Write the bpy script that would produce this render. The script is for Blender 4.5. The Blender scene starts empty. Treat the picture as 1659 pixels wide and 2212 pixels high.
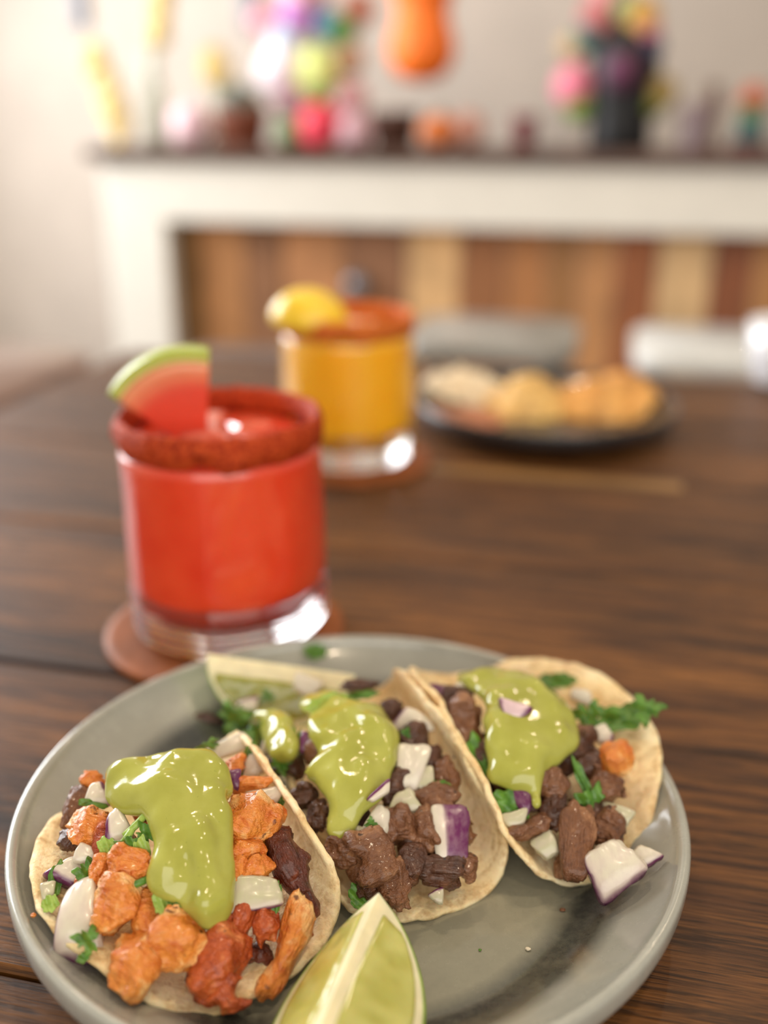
import bpy, math, random
import numpy as np
from mathutils import Vector, Matrix
from mathutils.bvhtree import BVHTree

# ------------------------------------------------------------------ camera, world, lights, exposure
SC = bpy.context.scene
COL = SC.collection
IW, IH = 1659.0, 2212.0
FPX, PITCH, ROLL, CAMH = 2150.0, 0.3697, 0.003, 0.2228     # table top is z = 0, floor z = -0.75
EYE = np.array([0.0, 0.0, CAMH])
_fw = np.array([0, math.cos(PITCH), -math.sin(PITCH)])
_u0 = np.array([0, math.sin(PITCH), math.cos(PITCH)])
_r0 = np.array([1.0, 0, 0])
RT = math.cos(ROLL) * _r0 + math.sin(ROLL) * _u0
UP = -math.sin(ROLL) * _r0 + math.cos(ROLL) * _u0

cd = bpy.data.cameras.new('camera')
cd.sensor_fit = 'VERTICAL'
cd.sensor_height = 24.0
cd.lens = 24.0 * FPX / IH
cd.clip_start = 0.01
cd.dof.use_dof = True
cd.dof.focus_distance = 0.283
cd.dof.aperture_fstop = 2.35
cam = bpy.data.objects.new('camera', cd)
COL.objects.link(cam)
cam.matrix_world = Matrix(((RT[0], UP[0], -_fw[0], 0), (RT[1], UP[1], -_fw[1], 0), (RT[2], UP[2], -_fw[2], CAMH), (0, 0, 0, 1)))
SC.camera = cam

SC.view_settings.view_transform = 'Standard'
SC.view_settings.look = 'None'
SC.view_settings.gamma = 1.0
SC.view_settings.use_curve_mapping = False
SC.view_settings.exposure = 0.0

world = bpy.data.worlds.new('room_light')
SC.world = world
world.use_nodes = True
bg = world.node_tree.nodes['Background']
bg.inputs[0].default_value = (1.0, 0.92, 0.82, 1)
bg.inputs[1].default_value = 0.44

YAW = math.radians(13)
E1 = np.array([math.cos(YAW), -math.sin(YAW), 0])
E2 = np.array([math.sin(YAW), math.cos(YAW), 0])

def room(X, Y, Z):
    return E1 * X + E2 * Y + np.array([0, 0, Z])

def area_light(name, loc, target, sx, sy, power, color):
    l = bpy.data.lights.new(name, 'AREA')
    l.shape = 'RECTANGLE'; l.size = sx; l.size_y = sy
    l.energy = power; l.color = color
    o = bpy.data.objects.new(name, l)
    COL.objects.link(o)
    o.location = loc
    o.rotation_euler = (Vector(target) - Vector(loc)).to_track_quat('-Z', 'Y').to_euler()
    return o

# daylight through the tall window in the left wall, warm ceiling bulbs over the tables
area_light('window_daylight', room(-2.83, 2.05, 0.95), room(0.2, 1.75, 0.35), 2.2, 1.5, 150, (0.95, 0.975, 1.0))
area_light('front_fill', room(0.9, -2.3, 1.1), room(-.1, .5, 0.0), 3.6, 2.0, 70, (1.0, 0.95, 0.88))  # soft fill light added behind the camera to brighten the front faces
BULBS = [(-0.30, 0.95, 1.55), (-0.18, 0.98, 1.55), (0.55, 0.35, 1.5), (0.64, 0.40, 1.5), (0.15, -0.35, 1.45), (0.75, 1.6, 1.55), (-0.6, 1.7, 1.55)]
for _b in BULBS:
    l = bpy.data.lights.new('ceiling_bulb', 'POINT')
    l.energy = 9.5; l.color = (1.0, 0.79, 0.55); l.shadow_soft_size = 0.016
    o = bpy.data.objects.new('ceiling_bulb', l)
    COL.objects.link(o); o.location = _b

# ------------------------------------------------------------------ helpers: rays, noise, meshes
def ray(px, py):
    return _fw + RT * ((px - IW / 2) / FPX) - UP * ((py - IH / 2) / FPX)

def at(px, py, z):
    d = ray(px, py)
    return EYE + d * ((z - CAMH) / d[2])

def mpp(p):
    return float((np.asarray(p) - EYE) @ _fw) / FPX

def _hash(ix, iy, iz, seed):
    h = (ix * 374761393 + iy * 668265263 + iz * 2147483647 + seed * 974634777) & 0xFFFFFFFF
    h = ((h ^ (h >> 13)) * 1274126177) & 0xFFFFFFFF
    h = ((h ^ (h >> 15)) * 2246822519) & 0xFFFFFFFF
    return ((h ^ (h >> 16)) & 0xFFFF) / 32767.5 - 1.0

def vnoise(P, seed=0):
    P = np.asarray(P, float)
    i = np.floor(P).astype(np.int64)
    f = P - i
    f = f * f * f * (f * (f * 6 - 15) + 10)
    r = 0
    for dx in (0, 1):
        for dy in (0, 1):
            for dz in (0, 1):
                w = (f[..., 0] if dx else 1 - f[..., 0]) * (f[..., 1] if dy else 1 - f[..., 1]) * (f[..., 2] if dz else 1 - f[..., 2])
                r = r + w * _hash(i[..., 0] + dx, i[..., 1] + dy, i[..., 2] + dz, seed)
    return r

def fbm(P, seed=0, octv=3):
    P = np.asarray(P, float)
    r = 0; a = 1.0
    for k in range(octv):
        r = r + a * vnoise(P * (2.03 ** k) + 7.3 * k, seed + k * 17)
        a *= 0.5
    return r

def link_mesh(name, verts, faces, mat=None, parent=None, smooth=True, col=None, origin=True):
    verts = np.asarray(verts, float)
    c = np.zeros(3)
    if parent is None and origin:
        c = np.array([(verts[:, 0].min() + verts[:, 0].max()) / 2, (verts[:, 1].min() + verts[:, 1].max()) / 2, verts[:, 2].min()])
    me = bpy.data.meshes.new(name)
    me.from_pydata((verts - c).tolist(), [], faces if isinstance(faces, list) else faces.tolist())
    me.update()
    if smooth:
        me.polygons.foreach_set('use_smooth', [True] * len(me.polygons))
    if col is not None:
        a = me.color_attributes.new('col', 'FLOAT_COLOR', 'POINT')
        cc = np.ones((len(verts), 4)); cc[:, :col.shape[1]] = col
        a.data.foreach_set('color', cc.ravel())
    if mat is not None:
        me.materials.append(mat)
    o = bpy.data.objects.new(name, me)
    COL.objects.link(o)
    o.location = c
    if parent is not None:
        o.parent = parent
        o.location = -np.array(parent.location) if parent.type == 'EMPTY' else -np.array(root_loc(parent))
    return o

def root_loc(o):
    p = np.zeros(3)
    while o is not None:
        p = p + np.array(o.location)
        o = o.parent
    return p

def tag(o, label, cat, group=None, kind=None):
    o['label'] = label
    if cat: o['category'] = cat
    if group: o['group'] = group
    if kind: o['kind'] = kind
    return o

def empty(name, loc):
    o = bpy.data.objects.new(name, None)
    o.empty_display_size = 0.01
    COL.objects.link(o)
    o.location = loc
    return o

def box(o, ex, ey, ez, hx, hy, hz, bev=0.0):
    """bevelled box about centre o with axes ex ey ez and half sizes"""
    o = np.asarray(o, float); A = np.stack([ex, ey, ez])
    b = min(bev, hx * .9, hy * .9, hz * .9)
    if b <= 0:
        s = np.array([[x, y, z] for x in (-1, 1) for y in (-1, 1) for z in (-1, 1)], float) * [hx, hy, hz]
        f = [[0, 1, 3, 2], [4, 6, 7, 5], [0, 4, 5, 1], [2, 3, 7, 6], [0, 2, 6, 4], [1, 5, 7, 3]]
        return o + s @ A, f
    H3 = np.array([hx, hy, hz]); V = []; idx = {}
    for sx in (-1, 1):
        for sy in (-1, 1):
            for sz in (-1, 1):
                s = np.array([sx, sy, sz])
                for ax in range(3):
                    p = (H3 - b) * s
                    p[ax] = H3[ax] * s[ax]
                    idx[(sx, sy, sz, ax)] = len(V); V.append(p)
    Fc = []
    for ax in range(3):
        a1, a2 = (ax + 1) % 3, (ax + 2) % 3
        for s in (-1, 1):
            q = []
            for (p1, p2) in ((-1, -1), (1, -1), (1, 1), (-1, 1)):
                k = [0, 0, 0]; k[ax] = s; k[a1] = p1; k[a2] = p2
                q.append(idx[(k[0], k[1], k[2], ax)])
            Fc.append(q if s > 0 else q[::-1])
    for ax in range(3):          # edges along ax
        a1, a2 = (ax + 1) % 3, (ax + 2) % 3
        for s1 in (-1, 1):
            for s2 in (-1, 1):
                def g(sa, face):
                    k = [0, 0, 0]; k[ax] = sa; k[a1] = s1; k[a2] = s2
                    return idx[(k[0], k[1], k[2], face)]
                q = [g(-1, a1), g(1, a1), g(1, a2), g(-1, a2)]
                Fc.append(q if s1 * s2 < 0 else q[::-1])
    for sx in (-1, 1):
        for sy in (-1, 1):
            for sz in (-1, 1):
                q = [idx[(sx, sy, sz, a)] for a in range(3)]
                Fc.append(q if sx * sy * sz > 0 else q[::-1])
    return o + np.array(V) @ A, Fc

def join(parts):
    V = []; Fc = []; n = 0
    for v, f in parts:
        V.append(np.asarray(v)); Fc += [[i + n for i in q] for q in (f if isinstance(f, list) else f.tolist())]
        n += len(v)
    return np.concatenate(V), Fc

def lathe(prof, n=64, c=(0, 0, 0), rad=None, close=False):
    """prof: list of (r, z); rad(theta array, z) multiplies r"""
    t = np.linspace(0, 2 * math.pi, n, endpoint=False)
    V = []
    for r, z in prof:
        k = rad(t, z) if rad else 1.0
        V.append(np.stack([r * k * np.cos(t), r * k * np.sin(t), np.full(n, z)], -1))
    V = np.concatenate(V) + np.asarray(c)
    Fc = []
    m = len(prof)
    for i in range(m if close else m - 1):
        j = (i + 1) % m
        for k in range(n):
            k2 = (k + 1) % n
            Fc.append([i * n + k, i * n + k2, j * n + k2, j * n + k])
    return V, Fc

def tube(pts, r, n=8):
    pts = np.asarray(pts, float)
    rr = np.full(len(pts), r) if np.isscalar(r) else np.asarray(r)
    V = []; Fc = []
    for i, p in enumerate(pts):
        d = pts[min(i + 1, len(pts) - 1)] - pts[max(i - 1, 0)]
        d = d / np.linalg.norm(d)
        a = np.cross(d, [0.3, 0.2, 1.0] if abs(d[2]) < .9 else [1.0, 0.1, 0]); a /= np.linalg.norm(a)
        b = np.cross(d, a)
        t = np.linspace(0, 2 * math.pi, n, endpoint=False)
        V.append(p + rr[i] * (np.cos(t)[:, None] * a + np.sin(t)[:, None] * b))
    for i in range(len(pts) - 1):
        for k in range(n):
            k2 = (k + 1) % n
            Fc.append([i * n + k, i * n + k2, (i + 1) * n + k2, (i + 1) * n + k])
    Fc.append(list(range(n))[::-1]); Fc.append([(len(pts) - 1) * n + k for k in range(n)])
    return np.concatenate(V), Fc

_EDGES = [((a, b, c), d) for d in range(3) for a in (0, 1) for b in (0, 1) for c in (0, 1) if (a, b, c)[d] == 0]
def surfnets(Fd, org, h):
    s = Fd < 0
    cnt = sum(s[a:a + s.shape[0] - 1, b:b + s.shape[1] - 1, c:c + s.shape[2] - 1].astype(int) for a in (0, 1) for b in (0, 1) for c in (0, 1))
    act = (cnt > 0) & (cnt < 8)
    idx = -np.ones(act.shape, np.int64)
    cells = np.argwhere(act)
    idx[act] = np.arange(len(cells))
    pos = np.zeros((len(cells), 3)); n = np.zeros(len(cells))
    for a, d in _EDGES:
        a = np.array(a); b = a.copy(); b[d] = 1
        ca = cells + a; cb = cells + b
        fa = Fd[ca[:, 0], ca[:, 1], ca[:, 2]]; fb = Fd[cb[:, 0], cb[:, 1], cb[:, 2]]
        m = (fa < 0) != (fb < 0)
        t = np.where(m, fa / np.where(fa - fb == 0, 1, fa - fb), 0)
        pos[m] += (a + t[:, None] * (b - a))[m]; n[m] += 1
    V = np.asarray(org) + h * (cells + pos / n[:, None])
    Q = []
    for d in range(3):
        a1, a2 = (d + 1) % 3, (d + 2) % 3
        sl0 = [slice(1, -1)] * 3; sl1 = [slice(1, -1)] * 3
        sl0[d] = slice(0, -1); sl1[d] = slice(1, None)
        s0 = s[tuple(sl0)]; s1 = s[tuple(sl1)]
        for flip in (False, True):
            e = np.argwhere((s0 != s1) & (s0 if not flip else s1))
            off = np.ones(3, int); off[d] = 0
            e = e + off
            def cell(o1, o2):
                q = e.copy(); q[:, a1] -= o1; q[:, a2] -= o2
                return idx[q[:, 0], q[:, 1], q[:, 2]]
            q = np.stack([cell(1, 1), cell(0, 1), cell(0, 0), cell(1, 0)], 1)
            Q.append(q if not flip else q[:, ::-1])
    Q = np.concatenate(Q)
    Q = Q[(Q >= 0).all(1)]
    return V, Q

# ------------------------------------------------------------------ materials
MATS = {}
def lin(r, g, b):
    f = lambda c: (c / 255 / 12.92) if c <= 10 else ((c / 255 + .055) / 1.055) ** 2.4
    return (f(r), f(g), f(b), 1)

class NT:
    def __init__(s, name):
        s.m = bpy.data.materials.new(name); s.m.use_nodes = True
        s.t = s.m.node_tree; s.n = s.t.nodes; s.l = s.t.links
        s.b = s.n['Principled BSDF']
        s.co = s.n.new('ShaderNodeTexCoord').outputs['Object']
    def new(s, k, **kw):
        x = s.n.new(k)
        for a, v in kw.items(): setattr(x, a, v)
        return x
    def mapping(s, scale, rot=(0, 0, 0), src=None):
        m = s.new('ShaderNodeMapping')
        m.inputs['Scale'].default_value = scale; m.inputs['Rotation'].default_value = rot
        s.l.new(src or s.co, m.inputs['Vector'])
        return m.outputs[0]
    def noise(s, scale, detail=4, rough=.55, vec=None, dist=0.0):
        x = s.new('ShaderNodeTexNoise')
        x.inputs['Scale'].default_value = scale; x.inputs['Detail'].default_value = detail
        x.inputs['Roughness'].default_value = rough; x.inputs['Distortion'].default_value = dist
        s.l.new(vec or s.co, x.inputs['Vector'])
        return x.outputs['Fac']
    def ramp(s, fac, stops):
        x = s.new('ShaderNodeValToRGB')
        e = x.color_ramp.elements
        while len(e) < len(stops): e.new(0.5)
        for q, (p, c) in zip(e, stops):
            q.position = p; q.color = c if len(c) == 4 else (*c, 1)
        s.l.new(fac, x.inputs[0])
        return x.outputs[0]
    def mix(s, fac, a, b, mode='MIX'):
        x = s.new('ShaderNodeMix', data_type='RGBA', blend_type=mode)
        for sock, v in ((x.inputs[0], fac), (x.inputs[6], a), (x.inputs[7], b)):
            if isinstance(v, (int, float)): sock.default_value = v
            elif isinstance(v, tuple): sock.default_value = v
            else: s.l.new(v, sock)
        return x.outputs[2]
    def math(s, op, a, b=0.0):
        x = s.new('ShaderNodeMath', operation=op)
        for sock, v in ((x.inputs[0], a), (x.inputs[1], b)):
            if isinstance(v, (int, float)): sock.default_value = v
            else: s.l.new(v, sock)
        return x.outputs[0]
    def bump(s, h, strength=.3, dist=.001):
        x = s.new('ShaderNodeBump')
        x.inputs['Strength'].default_value = strength; x.inputs['Distance'].default_value = dist
        s.l.new(h, x.inputs['Height']); s.l.new(x.outputs[0], s.b.inputs['Normal'])
        return x
    def set(s, **kw):
        for k, v in kw.items():
            k = k.replace('_', ' ')
            sock = s.b.inputs[k]
            if isinstance(v, (int, float, tuple)): sock.default_value = v
            else: s.l.new(v, sock)
        return s
    def rand(s):
        return s.new('ShaderNodeObjectInfo').outputs['Random']

def simple(name, rgb, rough=.5, var=.12, scale=40, bump=0, metallic=0.0, sss=0, sssr=.005, coat=0, spec=.5):
    if name in MATS: return MATS[name]
    t = NT(name)
    c = lin(*rgb)
    d = tuple(x * (1 - 2.2 * var) for x in c[:3]) + (1,)
    b = tuple(min(1, x * (1 + 1.6 * var)) for x in c[:3]) + (1,)
    n = t.noise(scale, 4)
    t.set(Base_Color=t.ramp(n, [(.3, d), (.7, b)]), Roughness=rough, Metallic=metallic, Coat_Weight=coat)
    t.b.inputs['Specular IOR Level'].default_value = spec
    if sss:
        t.set(Subsurface_Weight=sss, Subsurface_Scale=sssr)
        t.b.inputs['Subsurface Radius'].default_value = (1, .7, .45)
    if bump: t.bump(t.noise(scale * 3, 3), bump, .002)
    MATS[name] = t.m
    return t.m

def m_wood_table():
    t = NT('dark_walnut_plank')
    info = t.rand()
    off = t.new('ShaderNodeVectorMath', operation='ADD')
    comb = t.new('ShaderNodeCombineXYZ')
    t.l.new(t.math('MULTIPLY', info, 13.0), comb.inputs[0]); t.l.new(t.math('MULTIPLY', info, 7.0), comb.inputs[1])
    t.l.new(t.co, off.inputs[0]); t.l.new(comb.outputs[0], off.inputs[1])
    v = off.outputs[0]
    big = t.noise(1.0, 3, .5, t.mapping((2.6, 17, 3), src=v), .8)
    med = t.noise(1.0, 5, .6, t.mapping((9, 120, 10), src=v), .6)
    fine = t.noise(1.0, 4, .7, t.mapping((26, 620, 30), src=v), .3)
    vor = t.new('ShaderNodeTexVoronoi'); vor.inputs['Scale'].default_value = 1.0
    t.l.new(t.mapping((3.1, 9, 1), src=v), vor.inputs['Vector'])
    knot = t.ramp(vor.outputs['Distance'], [(.03, (1, 1, 1)), (.22, (0, 0, 0))])
    c0 = t.ramp(big, [(.32, lin(46, 24, 8)), (.5, lin(84, 48, 17)), (.66, lin(130, 82, 34))])
    c1 = t.mix(t.ramp(med, [(.42, (0, 0, 0)), (.62, (1, 1, 1))]), c0, lin(138, 88, 38))
    c1b = t.mix(.6, c0, c1)
    c2 = t.mix(t.ramp(fine, [(.40, (.8, .8, .8)), (.56, (0, 0, 0))]), c1b, lin(26, 12, 5))
    c3 = t.mix(t.math('MULTIPLY', knot, .7), c2, lin(36, 20, 12))
    t.set(Base_Color=c3, Roughness=t.ramp(fine, [(.3, (.60, .60, .60)), (.7, (.42, .42, .42))]))
    t.set(Coat_Weight=.06, Coat_Roughness=.25)
    t.b.inputs['Specular IOR Level'].default_value = .32
    t.bump(t.math('ADD', t.math('MULTIPLY', fine, 1.0), t.math('MULTIPLY', med, .6)), .8, .0009)
    return t.m

def m_plate(name, floor, wall, ring_shade, R, z):
    """glazed stoneware: shading at the foot of the wall painted in as a dark ring"""
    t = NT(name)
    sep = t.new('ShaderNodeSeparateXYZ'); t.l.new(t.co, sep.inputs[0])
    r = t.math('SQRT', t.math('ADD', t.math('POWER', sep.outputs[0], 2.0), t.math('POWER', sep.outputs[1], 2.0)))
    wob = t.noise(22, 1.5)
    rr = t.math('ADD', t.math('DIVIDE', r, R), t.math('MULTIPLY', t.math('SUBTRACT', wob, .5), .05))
    body = t.ramp(rr, [(.58, floor), (.66, floor), (.73, ring_shade), (.80, ring_shade), (.86, wall), (.99, wall)])  # dark ring paints in the shade and dark reflections of the wall's foot
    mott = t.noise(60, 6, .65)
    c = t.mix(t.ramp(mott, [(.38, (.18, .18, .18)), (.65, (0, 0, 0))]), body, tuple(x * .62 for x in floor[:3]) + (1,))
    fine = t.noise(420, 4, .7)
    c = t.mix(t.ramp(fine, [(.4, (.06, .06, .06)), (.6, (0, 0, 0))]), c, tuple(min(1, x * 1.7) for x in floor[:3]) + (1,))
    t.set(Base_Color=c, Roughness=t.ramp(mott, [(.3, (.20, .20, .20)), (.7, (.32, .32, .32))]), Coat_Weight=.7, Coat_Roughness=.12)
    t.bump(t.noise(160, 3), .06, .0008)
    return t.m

def m_tortilla():
    t = NT('corn_tortilla')
    a = t.noise(75, 5, .6)
    b = t.noise(300, 4, .6)
    c = t.ramp(a, [(.30, lin(216, 180, 122)), (.48, lin(242, 216, 166)), (.68, lin(250, 234, 196))])
    toast = t.ramp(t.noise(38, 3, .5), [(.60, (0, 0, 0)), (.72, (1, 1, 1))])
    c = t.mix(t.math('MULTIPLY', toast, .45), c, lin(182, 126, 66))
    c = t.mix(t.ramp(b, [(.34, (.4, .4, .4)), (.5, (0, 0, 0))]), c, lin(170, 128, 80))
    t.set(Base_Color=c, Roughness=.62, Subsurface_Weight=.18, Subsurface_Scale=.004)
    t.b.inputs['Specular IOR Level'].default_value = .35
    t.bump(t.math('ADD', t.math('MULTIPLY', a, 1.2), t.math('MULTIPLY', b, .5)), .55, .0016)
    return t.m

def m_chicken(name, hi, mid, lo, dark, wet):
    t = NT(name)
    a = t.noise(130, 5, .6, dist=.5)
    b = t.noise(520, 4, .65)
    sp = t.noise(260, 2, .5)
    c = t.ramp(a, [(.33, lo), (.45, mid), (.52, mid), (.66, hi)])
    c = t.mix(t.ramp(t.noise(55, 3), [(.40, (.35, .35, .35)), (.56, (0, 0, 0))]), c, lo)
    c = t.mix(t.ramp(b, [(.35, (.4, .4, .4)), (.55, (0, 0, 0))]), c, lo)
    c = t.mix(t.ramp(sp, [(.68, (0, 0, 0)), (.74, (.85, .85, .85))]), c, dark)
    t.set(Base_Color=c, Roughness=t.ramp(a, [(.3, (wet, wet, wet)), (.7, (wet + .2,) * 3)]), Coat_Weight=.35, Coat_Roughness=.10)
    fib = t.noise(1.0, 3, .6, t.mapping((220, 1100, 1100)))
    t.bump(t.math('ADD', b, t.math('MULTIPLY', fib, 1.2)), .9, .0011)
    return t.m

def m_salsa():
    t = NT('avocado_salsa')
    a = t.noise(90, 4, .5)
    c = t.ramp(a, [(.3, lin(158, 158, 62)), (.7, lin(176, 176, 84))])
    sp = t.noise(900, 2, .5)
    c = t.mix(t.ramp(sp, [(.70, (0, 0, 0)), (.76, (.35, .35, .35))]), c, lin(110, 130, 50))
    t.set(Base_Color=c, Roughness=.13, Subsurface_Weight=.12, Subsurface_Scale=.0025, Coat_Weight=.2, Coat_Roughness=.05)
    t.b.inputs['Subsurface Radius'].default_value = (.9, 1, .3)
    t.bump(t.noise(420, 3, .5), .10, .0008)
    return t.m

def m_onion():
    t = NT('red_onion')
    at_ = t.new('ShaderNodeAttribute', attribute_name='col')
    v = t.noise(1.0, 3, .5, t.mapping((500, 90, 500)))
    c = t.mix(t.ramp(v, [(.35, (.22, .22, .22)), (.6, (0, 0, 0))]), at_.outputs['Color'], lin(186, 160, 160))
    t.set(Base_Color=c, Roughness=.26, Subsurface_Weight=.15, Subsurface_Scale=.003, Coat_Weight=.2, Coat_Roughness=.12)
    t.b.inputs['Subsurface Radius'].default_value = (1, .8, .8)
    t.bump(v, .12, .0006)
    return t.m

def m_leaf(name, a_, b_):
    t = NT(name)
    n = t.noise(260, 4, .6)
    c = t.ramp(n, [(.3, a_), (.7, b_)])
    t.set(Base_Color=c, Roughness=.38, Subsurface_Weight=.15, Subsurface_Scale=.002)
    t.bump(t.noise(700, 3), .35, .0006)
    return t.m

def m_attr(name, rough=.35, sss=.25, bumpscale=500, bumpstr=.2, coat=.25, sssr=.004):
    t = NT(name)
    at_ = t.new('ShaderNodeAttribute', attribute_name='col')
    n = t.noise(bumpscale, 4, .6)
    c = t.mix(t.ramp(n, [(.35, (.25, .25, .25)), (.6, (0, 0, 0))]), at_.outputs['Color'], (.75, .72, .62, 1), 'MULTIPLY')
    t.set(Base_Color=c, Roughness=rough, Subsurface_Weight=sss, Subsurface_Scale=sssr, Coat_Weight=coat, Coat_Roughness=.12)
    t.bump(n, bumpstr, .0008)
    return t.m

def m_glass():
    t = NT('clear_glass')
    n = t.noise(14, 2)
    t.set(Base_Color=(1, 1, 1, 1), Roughness=.015, Transmission_Weight=1.0, IOR=1.47)
    t.bump(n, .03, .002)
    return t.m

WOOD = m_wood_table()
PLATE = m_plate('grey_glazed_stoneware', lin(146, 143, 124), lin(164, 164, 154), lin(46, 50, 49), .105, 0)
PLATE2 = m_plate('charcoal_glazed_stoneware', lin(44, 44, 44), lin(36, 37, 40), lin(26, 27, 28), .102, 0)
TORT = m_tortilla()
CHICK = m_chicken('adobo_chicken', lin(252, 206, 136), lin(234, 146, 56), lin(200, 92, 20), lin(90, 32, 10), .26)
CHICKR = m_chicken('adobo_chicken_red', lin(236, 146, 78), lin(202, 92, 30), lin(140, 46, 12), lin(60, 16, 8), .24)
CARAM = m_chicken('caramelised_edge', lin(150, 70, 30), lin(104, 42, 18), lin(60, 22, 10), lin(24, 9, 5), .22)
BEEF = m_chicken('grilled_beef', lin(172, 122, 82), lin(132, 84, 50), lin(94, 54, 29), lin(38, 18, 8), .32)
BEEFD = m_chicken('dark_grilled_beef', lin(130, 80, 46), lin(92, 52, 27), lin(60, 30, 14), lin(26, 12, 5), .26)
SALSA = m_salsa()
ONION = m_onion()
LEAF = m_leaf('cilantro_leaf', lin(50, 96, 26), lin(104, 152, 54))
LEAFP = m_leaf('cilantro_stem', lin(132, 164, 62), lin(170, 196, 96))
GLASS = m_glass()

# ------------------------------------------------------------------ the room
def structure(name, v, f, mat, smooth=False):
    o = link_mesh(name, v, f, mat, smooth=smooth)
    o['kind'] = 'structure'
    return o

FLOORZ = -0.75
EZ = np.array([0, 0, 1.0])
fl = simple('floor_tile', (126, 108, 94), .45, .1, 6)
structure('floor', *box(room(0.2, 1.0, FLOORZ - .02), E1, E2, EZ, 3.6, 2.9, .02), fl)
wallm = simple('warm_grey_plaster', (194, 182, 170), .85, .03, 5, .05)
structure('wall_back', *box(room(0.2, 3.85, FLOORZ + 1.45), E1, E2, EZ, 3.6, .05, 1.45), wallm)
wallw = simple('white_plaster', (232, 228, 220), .85, .02, 5, .05)
# left wall in four pieces around the window opening
WX = -2.95
pieces = [box(room(WX, -.50, FLOORZ + 1.45), E1, E2, EZ, .05, 1.40, 1.45),
          box(room(WX, 3.5, FLOORZ + 1.45), E1, E2, EZ, .05, .30, 1.45),
          box(room(WX, 2.05, FLOORZ + .45), E1, E2, EZ, .05, 1.15, .45),
          box(room(WX, 2.05, 1.93), E1, E2, EZ, .05, 1.15, .22)]
structure('wall_left', *join(pieces), wallw)
wf = structure('window_1', *join([box(room(WX, .93, .93), E1, E2, EZ, .03, .03, .78), box(room(WX, 3.17, .93), E1, E2, EZ, .03, .03, .78),
                                 box(room(WX, 2.05, .175), E1, E2, EZ, .03, 1.12, .03), box(room(WX, 2.05, 1.68), E1, E2, EZ, .03, 1.12, .03)]),
               simple('white_window_paint', (236, 236, 232), .5, .02, 8))

# ------------------------------------------------------------------ table of planks
table = empty('wooden_table', room(.35, .3, FLOORZ))
tag(table, 'dark walnut wooden plank table that carries the plates and drinks', 'table')
PW = .156
TX0, TX1 = -.50, 1.15
rng = np.random.default_rng(3)
for i, y0 in enumerate(np.arange(.186 - 3 * PW, .96, PW)):
    o, f = box((0, 0, 0), np.array([1., 0, 0]), np.array([0, 1., 0]), EZ, (TX1 - TX0) / 2, PW / 2 - .0006, .0175, .0018)
    dz = -.0175 + (rng.random() - .5) * .0003
    pl = link_mesh('plank', o, f, WOOD, smooth=False, origin=False)
    pl.parent = table
    pl.location = np.array(room((TX0 + TX1) / 2, y0 + PW / 2, dz)) - np.array(table.location)
    pl.rotation_euler = (0, 0, -YAW)
link_mesh('pale_strip', *box(room(-.035, .650, .0002), E1, E2, EZ, .088, .0085, .0005, .0002), simple('pale_table_strip', (134, 98, 54), .45, .1, 30), table, False)  # thin strip, paler than the planks, along one seam
for (X, Y) in ((TX0 + .08, -.2), (TX1 - .08, -.2), (TX0 + .08, .88), (TX1 - .08, .88)):
    link_mesh('leg', *box(room(X, Y, FLOORZ / 2 - .02), E1, E2, EZ, .035, .035, -FLOORZ / 2 - .02, .004), WOOD, table, False)

# ------------------------------------------------------------------ bar counter
CY = 2.70
ctr = empty('bar_counter', room(-.4, CY + .3, FLOORZ))
tag(ctr, 'white framed bar counter with brown plank front and dark wooden top', 'counter')
white = simple('white_painted_wood', (226, 222, 212), .55, .02, 12)
CX0, CX1 = -1.445, 1.6
slab = simple('dark_wood_slab', (84, 58, 46), .4, .15, 9)
link_mesh('counter_top', *box(room((CX0 + CX1) / 2 - .01, CY + .27, .150), E1, E2, EZ, (CX1 - CX0) / 2 + .02, .30, .0175, .004), slab, ctr, False)
link_mesh('apron', *box(room((CX0 + CX1) / 2, CY + .03, .052), E1, E2, EZ, (CX1 - CX0) / 2, .03, .0805, .003), white, ctr, False)
link_mesh('post', *box(room((CX0 - 1.262) / 2, CY + .03, (-.0285 + FLOORZ) / 2), E1, E2, EZ, (-1.262 - CX0) / 2, .03, (-.0285 - FLOORZ) / 2, .003), white, ctr, False)
link_mesh('side_panel', *box(room(CX0 + .02, CY + .31, (.1325 + FLOORZ) / 2), E1, E2, EZ, .02, .25, (.1325 - FLOORZ) / 2, .003), white, ctr, False)
def px_to_X(px, Y, py=600):
    d = ray(px, py); d = d / (d @ E2)
    return float(d @ E1) * Y
boards = [(330, 432, (112, 82, 46)), (432, 530, (158, 112, 70)), (530, 612, (124, 86, 58)), (612, 742, (162, 114, 74)), (742, 880, (126, 88, 62)),
          (880, 992, (196, 158, 112)), (992, 1090, (134, 88, 54)), (1090, 1178, (156, 106, 64)), (1178, 1245, (138, 98, 58)), (1245, 1330, (166, 120, 78)),
          (1330, 1420, (136, 82, 48)), (1420, 1535, (190, 158, 116)), (1535, 1625, (120, 70, 42)), (1625, 1740, (152, 108, 66)), (1740, 1850, (130, 88, 56)), (1850, 1990, (160, 116, 76))]
for a, b, c in boards:
    xa, xb = px_to_X(a, CY + .085), px_to_X(b, CY + .085)
    c = tuple(min(255, int(q * 1.14)) for q in c)
    first = a < 772 <= b
    m = simple('board_%d_%d_%d' % c, c, .6, .10, 10)
    bo = link_mesh('board', *box(room((xa + xb) / 2, CY + .095, (-.03 + FLOORZ) / 2 + .02), E1, E2, EZ, (xb - xa) / 2 - .002, .010, (.03 - FLOORZ) / 2 + .01, .003), m, ctr, False)
    if first: kboard = bo
kp = px_to_X(772, CY + .07, 615); kz = CAMH + (ray(772, 615) / (ray(772, 615) @ E2))[2] * (CY + .07)
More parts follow.
